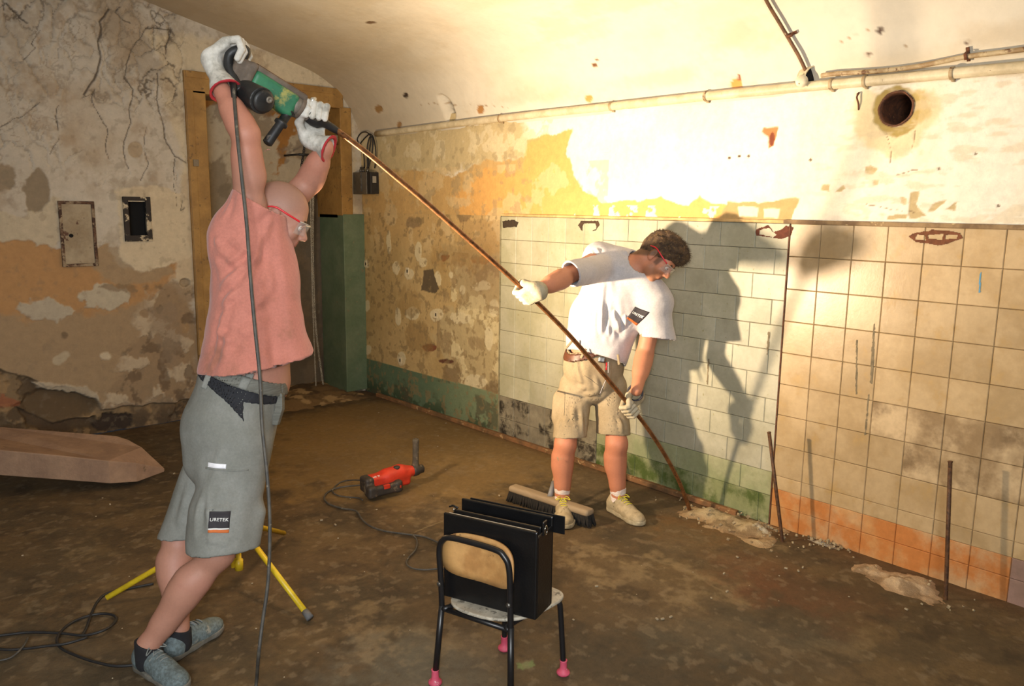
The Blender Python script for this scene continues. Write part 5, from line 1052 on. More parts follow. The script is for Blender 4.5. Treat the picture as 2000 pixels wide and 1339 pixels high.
def shoe(p, heel, toe, h, m_up, m_sole, m_lace, roll=0.0, s=1.0, tilt=0.0, mesh_pat=False, lift=0.0):
    """heel and toe are floor points"""
    x = unit(toe-heel); R = frame_xz(x, [0, 0, 1]); ln = np.linalg.norm(toe-heel); s = ln/.29
    if lift: 
        ang = lift; R = np.array(Matrix.Rotation(ang, 3, Vector(R[:, 1]))) @ R; heel = toe-R[:, 0]*ln
    L = lambda a, b, c_: heel+s*(R @ np.array([a, b, c_]))
    lo = np.minimum(heel, toe)-.14; hi = np.maximum(heel, toe)+np.array([.14, .14, .22]); F = Field(lo, hi, .0035)
    F.ell(L(.045, 0, .035), s*np.array([.045, .038, .05]), R, .02); F.cone(L(.05, 0, .045), L(.16, 0, .04), .038*s, .040*s, .03, side=R[:, 1], rho=1.0); F.ell(L(.215, .002, .028), s*np.array([.075, .047, .036]), R, .03)
    F.cone(L(.055, 0, .06), L(.065, 0, .095), .036*s, .036*s, .03, caps=[(L(.06, 0, .098), R[:, 2])]); F.cone(L(.10, 0, .075), L(.18, 0, .05), .024*s, .02*s, .03)
    F.cone(L(.055, 0, .08), L(.05, 0, .14), .027*s, .03*s, .004, op='s'); F.plane(L(0, 0, .012), -R[:, 2])
    V, Fc = F.mesh(); V = folds(V, Fc, [], .0015, 40); sh = obj('shoe', V, Fc, m_up, p); b = bvh_of(V, Fc)
    F = Field(lo, hi, .0035); F.cone(L(.042, 0, .014), L(.12, 0, .014), .043*s, .039*s, .01); F.cone(L(.12, 0, .014), L(.225, .004, .014), .039*s, .051*s, .02); F.cone(L(.225, .004, .014), L(.25, .004, .014), .051*s, .042*s, .01)
    F.plane(L(0, 0, 0), -R[:, 2]); F.plane(L(0, 0, .024), R[:, 2]); X, Y, Z = F.ax; V, Fc = F.mesh(); obj('sole', V, Fc, m_sole, sh)
    # laces and tongue
    mb = MB()
    for i, (xx, zz, ww) in enumerate(((.175, .072, .018), (.155, .080, .020), (.135, .088, .021), (.115, .097, .022))):
        q = [L(xx, t*ww, zz+.004-.010*abs(t)**2) for t in (-1, -.5, 0, .5, 1)]; pp = []
        for v in q:
            h_ = b.ray_cast(Vector(v+R[:, 2]*.06), Vector(-R[:, 2]), .2); pp.append(np.array(h_[0])+R[:, 2]*.003 if h_[0] is not None else v)
        mb.tube(pp, .0024, 6)
        if i < 3: q = pp[0]; 
    k = L(.105, 0, .104)
    for t in (-1, 1): mb.tube([k, k+R[:, 1]*t*.022+R[:, 2]*.010+R[:, 0]*.010, k+R[:, 1]*t*.040+R[:, 0]*.022-R[:, 2]*.006, k+R[:, 1]*t*.020+R[:, 0]*.016-R[:, 2]*.0, k], .0022, 6, smooth=4); mb.tube([k, k+R[:, 1]*t*.018+R[:, 0]*.034-R[:, 2]*.012], .0018, 6)
    obj('shoe_laces', np.vstack(mb.V), mb.F, m_lace, sh)
    return sh, L, R, s

class Garment:
    def __init__(s, lo, hi, h, t): s.o = Field(lo, hi, h); s.t = t; s.cuts = []
    def cone(s, a, b, ra, rb, k=.03, cap=(), ext=.03, cutr=1.35, **kw):
        a = np.asarray(a, float); b = np.asarray(b, float); e = unit(b-a)*ext if cap else 0; s.o.cone(a, b+e, ra, rb, k, **kw)
        for p, n in cap: s.cuts.append((np.asarray(p, float), unit(n), rb*cutr))
    def chain(s, P, r, k=.03, rhos=None, **kw):
        for i in range(len(P)-1):
            q = dict(kw)
            if rhos: q['rho'] = rhos[i]; q['rho2'] = rhos[i+1]
            s.cone(P[i], P[i+1], r[i], r[i+1], k, **q)
    def ell(s, c, r, R=None, k=.03): s.o.ell(c, r, R, k)
    def shell(s):
        s.outer = s.o.D.copy(); s.o.D = np.maximum(s.o.D, -(s.o.D+s.t))
        for p, n, r in s.cuts: s.o.cone(p, p+n*.25, r, r, .001, caps=[(p, -n)], op='s')
    def sgn(s, V):
        q = (V-s.o.lo)/s.o.h; i = np.clip(np.floor(q).astype(int), 0, s.o.n-2); f = q-i; d = 0
        for a in (0, 1):
            for b in (0, 1):
                for c in (0, 1): d = d+(f[:, 0] if a else 1-f[:, 0])*(f[:, 1] if b else 1-f[:, 1])*(f[:, 2] if c else 1-f[:, 2])*s.outer[i[:, 0]+a, i[:, 1]+b, i[:, 2]+c]
        return np.where(d < -s.t*.55, -1.0, 1.0)
    def cut(s, p, n): s.o.plane(p, n)
    def piece(s, region, lo, hi):
        """a band lying on the outer surface: region is a signed function of X,Y,Z"""
        X, Y, Z = s.o.ax[0][:, None, None], s.o.ax[1][None, :, None], s.o.ax[2][None, None, :]; f = Field(s.o.lo, s.o.lo+(s.o.n-1)*s.o.h, s.o.h)
        f.n = s.o.n; f.ax = s.o.ax; f.D = np.maximum(np.maximum(s.outer-hi, -(s.outer-lo)), region(X, Y, Z)).astype(np.float32); return f.mesh()
def halfspace(p, n): n = unit(n); return lambda X, Y, Z: (X-p[0])*n[0]+(Y-p[1])*n[1]+(Z-p[2])*n[2]
def fmax(*fs):
    def g(X, Y, Z):
        r = fs[0](X, Y, Z)
        for f in fs[1:]: r = np.maximum(r, f(X, Y, Z))
        return r
    return g
def fmin(*fs):
    def g(X, Y, Z):
        r = fs[0](X, Y, Z)
        for f in fs[1:]: r = np.minimum(r, f(X, Y, Z))
        return r
    return g

def skin_col(V, base, segs):
    n = fbm(V[:, 0], V[:, 1], V[:, 2], 4, 9.0); C = lin(base)*(1+0.16*n)[:, None]; C[:, 1] *= 1-.10*np.clip(n, 0, 1)
    for m_, c, a in segs: C = C*(1-(m_*a)[:, None])+lin(c)*(m_*a)[:, None]
    return C

# the drill steel that both men hold: a long bent bar in one vertical plane
T0 = PZ(1348, 998, 0.0); P1 = PY(650, 251, -3.41)
hd = unit((T0-P1)*(1, 1, 0)); pn_ = np.array([-hd[1], hd[0], 0])
def onbar(px, py): r = ray(px, py); return CAMP+r*(((P1-CAMP)@pn_)/(r@pn_))
barpx = [(640, 244), (663, 258), (720, 301), (775, 347), (830, 393), (930, 481), (1010, 553), (1090, 631), (1150, 697), (1220, 780), (1262, 832), (1300, 890), (1328, 944), (1348, 998)]
BAR = [onbar(*q) for q in barpx]
# ------------------------------------------------------------------ worker with the big drill
fw = unit(CV(1, 0, 0)*math.cos(.35)+np.array([.67, .742, 0])*math.sin(.35)); fw[2] = 0; fw = unit(fw); lf1 = np.array([-fw[1], fw[0], 0.]); rt1 = -lf1
ankR = PZ(290, 1258, .105); ankL = PZ(347, 1226, .105)
kneeR = PD(425, 1078, 2.93); kneeL = PD(350, 1040, 3.13)
hipR = PD(468, 870, 2.90); hipL = PD(432, 862, 3.12)
pel = PD(455, 812, 3.02); waist = PD(476, 742, 3.03); che = PD(497, 560, 3.03); chu = PD(500, 470, 3.03)
shR = PD(487, 405, 2.90); elR = PD(480, 262, 2.80); wrR = PD(431, 172, 2.84); hdR = PD(443, 122, 2.85)
shL = PD(540, 420, 3.20); elL = PD(606, 352, 3.22); wrL = PD(634, 290, 3.12)
hc1 = PD(545, 427, 3.02); H1f = CV(.87, .42, .22); H1 = frame_xz(H1f, CV(.42, -.9, .02)); hs1 = 1.06
w1 = empty('person', PZ(330, 1290, 0), 'person in pink t-shirt and grey work shorts holding the big green drill overhead', 'person')
B = Field(np.array([-3.35, -4.05, -.02]), np.array([-1.95, -3.0, 2.35]), .0052)
B.chain([ankR, kneeR], [.040, .056], .02); B.cone(ankR*.42+kneeR*.58+unit(fw)*-.022, ankR*.30+kneeR*.70+unit(fw)*-.026, .048, .056, .05); B.cone(ankR*.42+kneeR*.58-fw*.02, ankR*.75+kneeR*.25-fw*.006, .046, .036, .04); B.cone(kneeR, hipR, .060, .085, .03)
B.chain([ankL, kneeL], [.040, .056], .02); B.cone(ankL*.42+kneeL*.58-fw*.022, ankL*.30+kneeL*.70-fw*.026, .048, .056, .05); B.cone(ankL*.42+kneeL*.58-fw*.02, ankL*.75+kneeL*.25-fw*.006, .046, .036, .04); B.cone(kneeL, hipL, .060, .085, .03)
for an in (ankR, ankL): B.cone(an, an-np.array([0, 0, .04]), .036, .028, .02)
B.cone(pel, waist, .125, .125, .04, side=lf1, rho=1.25); B.cone(waist+fw*.045, waist+fw*.05+(0, 0, .10), .128, .120, .04, side=lf1, rho=1.2); B.cone(waist, che, .120, .125, .05, side=lf1, rho=1.25); B.cone(che, chu, .12, .10, .05, side=lf1, rho=1.35)
B.cone(chu, hc1-hs1*H1[:, 2]*.05-H1[:, 0]*.03, .075, .060, .04)
B.cone(chu+rt1*.06, shR, .065, .056, .03); B.cone(chu+lf1*.10, shL, .075, .062, .05)
B.cone(shR, elR, .056, .047, .03); B.cone(shR*.55+elR*.45+fw*.012, shR*.3+elR*.7, .050, .046, .03); B.cone(elR, wrR, .047, .031, .02); B.cone(elR*.75+wrR*.25, elR*.5+wrR*.5, .046, .040, .03)
B.cone(shL, elL, .060, .050, .03); B.cone(elL, wrL, .049, .033, .02); B.cone(elL*.75+wrL*.25, elL*.5+wrL*.5, .047, .042, .03)
wv = unit(wrL-elL); B.cone(wrL, wrL+wv*.015, .030, .027, .01)
head_prims(B, hc1, H1, hs1)
V, F = B.mesh(); Vh = (V-hc1) @ H1/hs1; dh = np.linalg.norm(V-hc1, axis=1)
scalp = sst(Vh[:, 2]-.55*Vh[:, 0]*(Vh[:, 0] > 0), .005, .035)*(dh < .16)*sst(-Vh[:, 0], -.085, -.02); beard = sst(-Vh[:, 2], .02, .05)*(dh < .17)*sst(Vh[:, 0], -.01, .03)
arm = sst(V[:, 2], 1.75, 1.9)*(dh > .17)
C = skin_col(V, (172, 124, 104), [(scalp, (150, 116, 100), .7), (beard, (150, 108, 92), .6), (arm, (190, 126, 102), .6), ((dh < .16)*sst(Vh[:, 0], .085, .10)*sst(-np.abs(Vh[:, 2]+.055), -.012, -.006), (186, 100, 88), .6)])
obj('body', V, F, M_skin, w1, col=C); head_parts(w1, hc1, H1, hs1, True)
# shirt
sh1 = Garment(np.array([-3.1, -4.0, .95]), np.array([-2.0, -3.0, 2.0]), .0062, .012)
hemc = PD(493, 742, 3.0); mid1 = PD(493, 640, 3.02); mid2 = PD(497, 555, 3.02); up1 = PD(492, 470, 3.02); yk = PD(497, 425, 3.02)
sh1.chain([hemc-(0, 0, .06), hemc, mid1, mid2, up1, yk], [.168, .166, .152, .146, .138, .085], .05, rhos=[1.18, 1.18, 1.22, 1.3, 1.35, 1.5], side=lf1)
bulge = PD(550, 640, 2.97); sh1.cone(bulge, PD(575, 745, 2.96), .055, .075, .09); sh1.cone(bulge, PD(540, 520, 2.98), .055, .05, .08); sh1.cone(PD(590, 690, 3.02), PD(600, 760, 3.0), .03, .035, .08)
sh1.cone(PD(440, 690, 2.98), PD(432, 770, 2.96), .06, .08, .07)
sl_e = PD(503, 394, 2.885); sl_n = CV(.50, -.86, -.05); sh1.cone(PD(474, 470, 2.94), sl_e+sl_n*.04, .108, .090, .05, cap=[(sl_e, sl_n)], ext=.14)
sh1.cone(PD(448, 500, 2.92), PD(452, 440, 2.90), .055, .045, .06)
sl_e2 = PD(566, 398, 3.24); sl_n2 = CV(.50, -.72, .45); sh1.cone(PD(520, 470, 3.14), sl_e2+sl_n2*.03, .085, .074, .05, cap=[(sl_e2, sl_n2)], ext=.04)
nk = hc1-H1[:, 2]*.10*hs1-H1[:, 0]*.015; sh1.shell()
sh1.o.cone(nk-CV(.5, -.8, 0)*.05, nk+CV(.35, -.9, 0)*.2, .066, .085, .01, op='s')
hem_p = PD(480, 748, 2.82); hn = CV(-.02, 1, -.02); hemn = unit(np.array([0, 0, -1.])*1.0+fw*.16); sh1.cut(PD(500, 716, 2.9)+0*hemn, hemn)
V, F = sh1.o.mesh()
D_ = lambda x, y, d=2.84: PD(x, y, d)
V = folds(V, F, [(D_(530, 440), D_(548, 640), .026, .017), (D_(545, 640), D_(560, 735), .014, .020), (D_(512, 455), D_(480, 560), .016, .016), (D_(548, 425), D_(530, 500), .016, .010), (D_(505, 440), D_(425, 470), .020, .012), (D_(500, 500), D_(430, 560), .014, .014), (D_(420, 600), D_(480, 560), .012, .014), (D_(560, 600), D_(580, 715), .014, .012), (D_(520, 700), D_(410, 640), .010, .014), (D_(405, 715), D_(440, 600), .012, .014), (D_(500, 470), D_(440, 520), .012, .014), (D_(462, 380), D_(440, 430), .010, .012), (D_(560, 560), D_(590, 700), .012, .018), (D_(520, 620), D_(430, 680), .008, .02),
                 (D_(540, 560), D_(470, 620), .007, .016), (D_(425, 500), D_(410, 620), .008, .02), (D_(470, 520), D_(425, 480), .012, .016), (D_(515, 640), D_(520, 735), .008, .02), (D_(450, 640), D_(440, 735), .006, .02), (D_(535, 430), D_(560, 500), .010, .012), (D_(478, 650), D_(484, 740), .006, .016), (D_(500, 560), D_(505, 520), -.008, .014)], .008, 8, sgn=sh1.sgn)
obj('t_shirt', V, F, M_pink_s, w1)
# shorts
st1 = Garment(np.array([-3.25, -4.0, .30]), np.array([-2.15, -3.0, 1.2]), .0062, .010)
wst = PD(474, 752, 3.02); hp1 = PD(452, 820, 3.0); st1.chain([wst+(0, 0, .02), wst, hp1, PD(450, 880, 3.0)], [.150, .150, .158, .140], .04, rhos=[1.14, 1.14, 1.16, 1.25], side=lf1)
kR = PD(437, 1060, 2.90); kL = PD(372, 1036, 3.12); uR = unit(kR-hipR); uL = unit(kL-hipL)
st1.cone(PD(420, 850, 2.98), PD(410, 900, 2.98), .110, .09, .06)
capR = (PD(430, 1072, 2.90), unit(CV(.05, 1, .0))); capL = (PD(360, 1046, 3.10), unit(CV(.06, 1, .0)))
st1.cone(PD(464, 870, 2.93), PD(438, 1030, 2.91), .118, .118, .04, cap=[capR]); st1.cone(PD(438, 1000, 2.91), kR+uR*.06, .118, .124, .03, cap=[capR], ext=.06)
st1.cone(PD(432, 870, 3.12), kL+uL*.06, .112, .108, .015, cap=[capL], ext=.06)
st1.cone(PD(505, 1000, 2.92), PD(474, 1085, 2.90), .02, .045, .05, cap=[capR])
st1.shell(); bt = unit(CV(.22, -.97, .05)); bn_ = PD(468, 741, 2.86); 
wn = unit(np.array([0, 0, 1.])+fw*.40+rt1*.03); wp = PD(470, 731, 2.86); st1.cut(wp, wn)
V, F = st1.o.mesh(); E_ = lambda x, y, d=2.79: PD(x, y, d)
V = folds(V, F, [(E_(365, 870), E_(395, 930), .012, .014), (E_(362, 840), E_(392, 880), .010, .012), (E_(370, 920), E_(430, 890), .008, .018), (E_(450, 830), E_(475, 880), .008, .012), (E_(470, 850), E_(500, 870), .008, .012), (E_(500, 830), E_(520, 870), -.006, .014), (E_(540, 940), E_(470, 950), .010, .016), (E_(455, 940), E_(480, 980), .008, .014),
                 (E_(490, 985), E_(400, 1000), .006, .012), (E_(410, 1000), E_(412, 1060), .007, .010), (E_(430, 870), E_(400, 960), .006, .016), (E_(520, 930), E_(500, 1060), .008, .018), (E_(395, 920), E_(392, 1040), -.010, .012), (E_(360, 950, 3.0), E_(345, 1020, 3.0), .010, .016), (E_(400, 1050), E_(440, 1062), .006, .01), (E_(455, 1040), E_(490, 1066), .006, .01)], .005, 10, sgn=st1.sgn)
shorts1 = obj('work_shorts', V, F, M_grey_sh, w1); bv = bvh_of(V, F)
dn = -wn
def off(d): return halfspace(wp+dn*d, wn)
vb, fb_ = st1.piece(fmax(off(-.004), halfspace(wp+dn*.044, -wn)), .001, .0085); obj('belt', vb, fb_, M_belt1, w1)
# black yoke dips to a point at the side
X0 = PD(478, 836, 2.86); sa = CV(1, .0, 0)
def yoke(X, Y, Z):
    h = -((X-wp[0])*wn[0]+(Y-wp[1])*wn[1]+(Z-wp[2])*wn[2]); u = (X-X0[0])*fw[0]+(Y-X0[1])*fw[1]
    lim = np.where(u < 0, .066+.085*np.exp(u/.075), .085-.10*u); lim = np.where(u < 0, lim, np.maximum(lim, .07)); return np.maximum(h-lim, .042-h)*.8
vb, fb_ = st1.piece(yoke, -.003, .0035); vb = folds(vb, fb_, [], .002, 10); obj('black_yoke', vb, fb_, M_black_c, shorts1)
for (px, w_) in ((408, .016), (488, .022)):
    a0 = PD(px, 750, 2.86); M = M4(unit(np.cross(wn, CV(0, 0, -1))), wn, CV(0, 0, -1), wp+dn*.024+(CV(1, 0, 0)*((px-470)/545)))
    V, F = sheet(M, w_*1.3, .062, bvh_of(*st1.piece(fmax(off(-.004), halfspace(wp+dn*.044, -wn)), .001, .0085)), .002, 4, 8, .002); obj('belt_loop', V, F, M_grey_sh, shorts1)
# belt tail hanging at the front
q0 = PD(538, 762, 2.95); MB().prism([q0, q0+CV(1, .55, 0)*.028, q0+CV(.35, 1, 0)*.075, q0+CV(.05, 1, .0)*.13, q0+CV(-.2, 1, 0)*.13, q0+CV(-.05, 1, 0)*.07], CV(0, 0, 1)*.035).obj('belt_tail', M_belt1, w1, smooth=False, bevel=.003)
# skin hips are under the shorts; patch, reflective strip, pocket
def frame_at(px, py, tilt=0.0, D=2.8):
    n = CV(0, 0, -1); r = CV(math.cos(tilt), math.sin(tilt), 0); u = unit(np.cross(n, r)); return M4(r, u, n, PD(px, py, D))
M = frame_at(431, 1014, .05); V, F = sheet(M, .066, .062, bv, .004, 8, 8, .002); obj('logo_patch', V, F, mat('dark_patch', (46, 42, 46), rough=.8), shorts1)
V, F = sheet(frame_at(430, 1030.5, .05), .066, .005, bv, .0048, 8, 3, .002); obj('patch_line', V, F, mat('white_thread', (220, 220, 216), rough=.8), shorts1)
V, F = sheet(frame_at(429.5, 1035, .08), .066, .011, bv, .0042, 8, 3, .002); obj('patch_band', V, F, mat('orange_thread', (196, 104, 48), rough=.8), shorts1)
text_mesh('URETEK', .0155, frame_at(431, 1013, .05), mat('white_letter', (226, 226, 222), rough=.8), shorts1, bvh=bv, off=.0052, spacing=1.12)
refl = mat('reflective_tape', (240, 240, 245), rough=.3); refl.node_tree.nodes['Principled BSDF'].inputs['Sheen Weight'].default_value = 1.0
V, F = sheet(frame_at(421, 910, .06), .070, .0165, bv, .004, 8, 3, .002); obj('reflective_strip', V, F, refl, shorts1)
V, F = sheet(frame_at(437, 918, .06), .150, .006, bv, .003, 14, 2, .004); obj('pocket_flap_edge', V, F, M_grey_sh, shorts1)
# socks and shoes
M_sock_b = mat('black_sock', (22, 22, 26), (28, 28, 32), 30, .9, bump=.0005)
M_shoe_g = mat('grey_teal_mesh_shoe', (104, 118, 120), (84, 94, 94), 90, .8, bump=.0016, bscale=240, c3=(140, 140, 130), scale3=20, thr3=.62); M_sole_g = mat('dirty_grey_sole', (112, 110, 102), (90, 86, 76), 20, .85, bump=.001)
toeR = ankR+fw*.20+rt1*.02; heR = ankR-fw*.075; toeR[2] = heR[2] = 0.0; toeL = ankL+fw*.205-lf1*.0; heL = ankL-fw*.07; toeL[2] = heL[2] = 0
tdir = unit(PZ(432, 1230, 0)-PZ(338, 1290, 0)); heL = ankL*(1, 1, 0)-tdir*.07; toeL = heL+tdir*.29
td2 = unit(PZ(400, 1392)-PZ(250, 1300)); heR = ankR*(1, 1, 0)-td2*.075; toeR = heR+td2*.29
for an, he, to in ((ankR, heR, toeR), (ankL, heL, toeL)):
    shoe(w1, he, to, .1, M_shoe_g, M_sole_g, mat('grey_lace', (120, 124, 120), rough=.8))
    F = Field(an-.15, an+.15, .0035); F.cone(an-(0, 0, .06), an+(0, 0, .03), .049, .047, .01, caps=[(an+(0, 0, .006), unit(np.array([0, 0, 1.])+fw*.35))]); V, Fc = F.mesh(); obj('sock', V, Fc, M_sock_b, w1)

# the big breaker drill
nose = BAR[0]; tail = PD(452, 128, 2.87); ga = unit(nose-tail); gv = CV(0, 0, -1); gv = unit(gv-ga*ga.dot(gv)); gup = unit(np.cross(gv, ga)); gup = gup if gup[2] > 0 else -gup; GR = np.column_stack([ga, gv, gup])
GL2 = np.linalg.norm(nose-tail); print('drill length', GL2)
def Q(px, py, D): return PD(px, py, D)
dp = lambda px: 2.87+(px-452)/(640-452)*( ((BAR[0]-CAMP)@RM[:, 2])-2.87)
dg = empty('hammer_drill', Q(540, 190, dp(540)), 'large green hammer drill with black motor held overhead and long bent steel', 'drill')
M_gr = mat('green_casing', (52, 118, 82), (44, 104, 76), 10, .5, bump=.0004, c3=(156, 152, 84), scale3=9, thr3=.54, soft3=.10); M_blk = mat('greasy_black', (30, 30, 30), (42, 42, 40), 16, .5, bump=.0006, c3=(96, 92, 84), scale3=22, thr3=.64); M_bg = mat('dusty_grey_metal', (128, 120, 108), (104, 96, 84), 18, .6, bump=.0006, metal=.2)
M_brn = mat('dusty_brown_housing', (112, 98, 84), (90, 78, 66), 16, .75, bump=.0008)
lo = np.minimum(tail, nose)-.25; hi = np.maximum(tail, nose)+.25
def G_(fn, nm, m, par=None, h=.0034):
    F = Field(lo, hi, h); fn(F); V, Fc = F.mesh(); return obj(nm, V, Fc, m, par or dg)
def A(x, v=0.0, u=0.0): return tail+ga*x+gv*v+gup*u
ax_px = lambda px, py: (Q(px, py, dp(px))-tail)@ga
xg0 = ax_px(492, 150); xg1 = ax_px(572, 205); print('green', xg0, xg1)
G_(lambda F: (F.box(A((xg0+xg1)/2, 0, -.012), ((xg1-xg0)/2+.006, .040, .046), GR, r=.018, k=.01)), 'green_housing', M_gr)
G_(lambda F: (F.box(A((xg0+xg1)/2+.01, 0, .040), ((xg1-xg0)/2+.02, .030, .012), GR, r=.008)), 'top_rail', M_brn)
G_(lambda F: (F.box(A((xg0+xg1)/2+.01, 0, .051), ((xg1-xg0)/2+.02, .012, .005), GR, r=.003)), 'rail_edge', M_rust)
G_(lambda F: (F.box(A(xg0-.018, 0, -.008), (.016, .044, .058), GR, r=.012), F.box(A(xg0-.05, 0, -.002), (.03, .034, .048), GR, r=.016, k=.01)), 'rear_housing', M_brn)
mo = Q(512, 194, dp(480)-.06); mi = Q(478, 180, dp(480)-.03)
G_(lambda F: (F.cone(Q(482, 182, dp(482)-.02), Q(512, 197, dp(482)-.085), .046, .047, .01, caps=[(Q(512, 197, dp(482)-.085), unit(Q(512, 197, dp(482)-.085)-Q(482, 182, dp(482)-.02)))])), 'motor_housing', M_blk)
mc = Q(515, 198, dp(482)-.086); MB().lathe(mc, unit(Q(512, 197, dp(482)-.085)-Q(482, 182, dp(482)-.02)), [(.040, -.004), (.040, .004), (.030, .008), (0, .008)], 22).obj('motor_cap', M_blk, dg)
MB().lathe(mc+CV(.7, -.3, 0)*.018, unit(Q(512, 197, dp(482)-.085)-Q(482, 182, dp(482)-.02)), [(.012, .004), (.012, .010), (.005, .011), (.005, .006), (0, .006)], 14).obj('brush_cap', M_bg, dg)
# D handle at the rear and its bridge
hA = Q(462, 98, 2.87); 
MB().tube([A(xg0-.06, 0, .035), Q(480, 98, 2.86), Q(462, 98, 2.86), Q(448, 108, 2.86), Q(447, 130, 2.86), Q(458, 160, 2.86), Q(470, 178, 2.86)], [.019, .018, .017, .0165, .017, .020, .024], 14, smooth=5).obj('rear_handle', M_blk, dg)
# gear head, clamp, retainer
x1 = ax_px(572, 204)
MB().lathe(A(x1-.004), ga, [(.020, -.03), (.038, 0), (.040, .006), (.038, .034), (.030, .038), (.027, .06), (.030, .064), (.030, .085), (.022, .10)], 24).obj('gear_head', M_bg, dg)
MB().tube([A(x1+.055, .0, .03), A(x1+.055, .012, .052), A(x1+.062, .01, .062)], [.010, .011, .006], 10).obj('lock_lever', mat('pale_metal', (190, 184, 170), rough=.4, metal=.4), dg)
MB().tube([A(x1+.06, .030, 0), A(x1+.085, .034, -.006), A(x1+.10, .03, -.01)], [.013, .013, .008], 10).obj('chuck_latch', M_steel, dg)
cl = A(x1+.025); MB().lathe(cl, ga, [(.041, -.008), (.043, -.006), (.043, .006), (.041, .008)], 24).obj('handle_clamp', M_brn, dg)
g1_ = Q(566, 216, dp(566)-.01); g2_ = Q(521, 281, dp(540)-.02); MB().tube([cl-gup*.03, g1_], [.012, .013], 12).obj('grip_stem', M_brn, dg)
gd_ = unit(g2_-g1_); gl_ = np.linalg.norm(g2_-g1_); MB().lathe(g1_, gd_, [(.013, 0), (.024, .004), (.024, .010), (.017, .014), (.0175, gl_*.35), (.026, gl_*.36), (.026, gl_*.41), (.0175, gl_*.44), (.019, gl_*.97), (.013, gl_), (0, gl_)], 18).obj('side_grip', M_blk, dg)
xb = ax_px(604, 222); MB().lathe(A(xb-.01), ga, [(.018, -.005), (.022, 0), (.034, .012), (.037, .035), (.033, .060), (.020, .075), (.0165, .085), (.015, .12), (.012, .145), (.009, .15)], 24).obj('rubber_chuck', M_dark, dg)
MB().tube(BAR, .0112, 12, smooth=5).obj('drill_steel', mat('brown_drill_steel', (138, 92, 54), (104, 68, 40), 40, .42, metal=.55, bump=.0003, coord='World', c3=(74, 50, 34), scale3=50, thr3=.6), dg)
# power cord from the drill to the floor, in front of the man
cp = [(455, 168, 2.82), (457, 185, 2.79), (463, 260, 2.71), (472, 345, 2.70), (482, 440, 2.70), (489, 540, 2.69), (498, 640, 2.69), (508, 740, 2.69), (512, 830, 2.69), (522, 930, 2.69), (527, 1020, 2.69), (524, 1130, 2.69), (512, 1220, 2.68), (505, 1280, 2.67)]
cpts = [PD(*q) for q in cp]+[PZ(500, 1338, .02), PZ(490, 1400, .007), PZ(440, 1440, .007)]
MB().tube(cpts, .0062, 10, smooth=6).obj('drill_cord', M_cable, dg)
MB().tube([PD(455, 160, 2.83), PD(457, 190, 2.79)], [.012, .009], 10).obj('cord_boot', M_dark, dg)
# gloves of worker one
aR = CV(.0, .0, 1.0); glove(w1, Q(459, 104, 2.865), aR, CV(.75, -.62, 0), CV(.55, .8, 0), PD(430, 156, 2.85), .017, M_glove1, M_hem_r, .052, .050, th=1, s=1.12, flare=.03)
cfr = PD(430, 158, 2.85)
glove(w1, A(xb+.026), CV(.95, .15, .3), CV(0, -1, 0), CV(0, .1, -1), PD(630, 285, 3.12), .033, M_glove1, M_hem_r, .054, .030, th=-1, s=1.08, curl=2, flare=.03)
# ------------------------------------------------------------------ worker steadying the bent steel
w2 = empty('person', PZ(1165, 1020, 0), 'person in white t-shirt and khaki shorts bending to guide the bent steel into the floor', 'person')
f2 = unit(CV(.60, 0, -.80)*(1, 1, 0)); l2 = np.array([-f2[1], f2[0], 0.])
aR, aL = PZ(1098, 966, .11), PZ(1207, 964, .11); print('m2 ankles', aR, aL)
dD = lambda p: float((p-CAMP) @ RM[:, 2])
kR2, kL2 = PD(1104, 866, dD(aR)-.05), PD(1204, 866, dD(aL)-.06)
DH = (dD(aR)+dD(aL))/2+.05; hR2, hL2 = PD(1128, 745, DH-.02), PD(1196, 745, DH+.02)
pe2 = PD(1160, 715, DH); wa2 = PD(1166, 675, DH-.02); ch2 = PD(1205, 585, DH-.13); cu2 = PD(1232, 530, DH-.20)
sR, eR, wR = PD(1168, 506, DH-.16), PD(1100, 543, 3.96), PD(1050, 566, 3.83)
sL, eL, wL = PD(1282, 590, DH-.24), PD(1259, 692, DH-.20), PD(1243, 762, 4.17)
print('arm lengths', [float(np.linalg.norm(a-b)) for a, b in ((sR, eR), (eR, wR), (sL, eL), (eL, wL))], 'DH', DH)
lt2 = unit(sL-sR); hc2 = PD(1286, 503, DH-.28); H2 = frame_xz(CV(.53, .78, -.30), CV(.78, -.55, -.30)); hs2 = 1.03
allp = np.array([aR, aL, hR2, pe2, sR, sL, hc2, wR, eL]); lo = allp.min(0)-.28; hi = allp.max(0)+.28; lo[2] = -.01
B = Field(lo, hi, .0055)
for an, kn, hp in ((aR, kR2, hR2), (aL, kL2, hL2)):
    B.cone(an, kn, .038, .055, .02); B.cone(an*.42+kn*.58-f2*.022, an*.28+kn*.72-f2*.024, .046, .054, .05); B.cone(an*.45+kn*.55-f2*.02, an*.8+kn*.2-f2*.006, .044, .035, .04); B.cone(kn, hp, .056, .064, .03); B.cone(an, an-(0, 0, .05)+f2*.02, .037, .036, .02)
    B.ell(kn+f2*.025, (.035, .035, .045), None, .03)
B.cone(pe2, wa2, .12, .12, .04, side=l2, rho=1.25); B.cone(wa2, ch2, .115, .12, .05, side=lt2, rho=1.25); B.cone(ch2, cu2, .12, .085, .05, side=lt2, rho=1.3)
nb = hc2-hs2*H2[:, 2]*.055-H2[:, 0]*.035*hs2; B.cone(cu2+f2*(-.02), nb, .068, .060, .04); B.cone(nb, hc2-H2[:, 0]*.03, .060, .05, .03)
B.cone(cu2, sR, .06, .050, .03); B.cone(cu2, sL, .06, .050, .03)
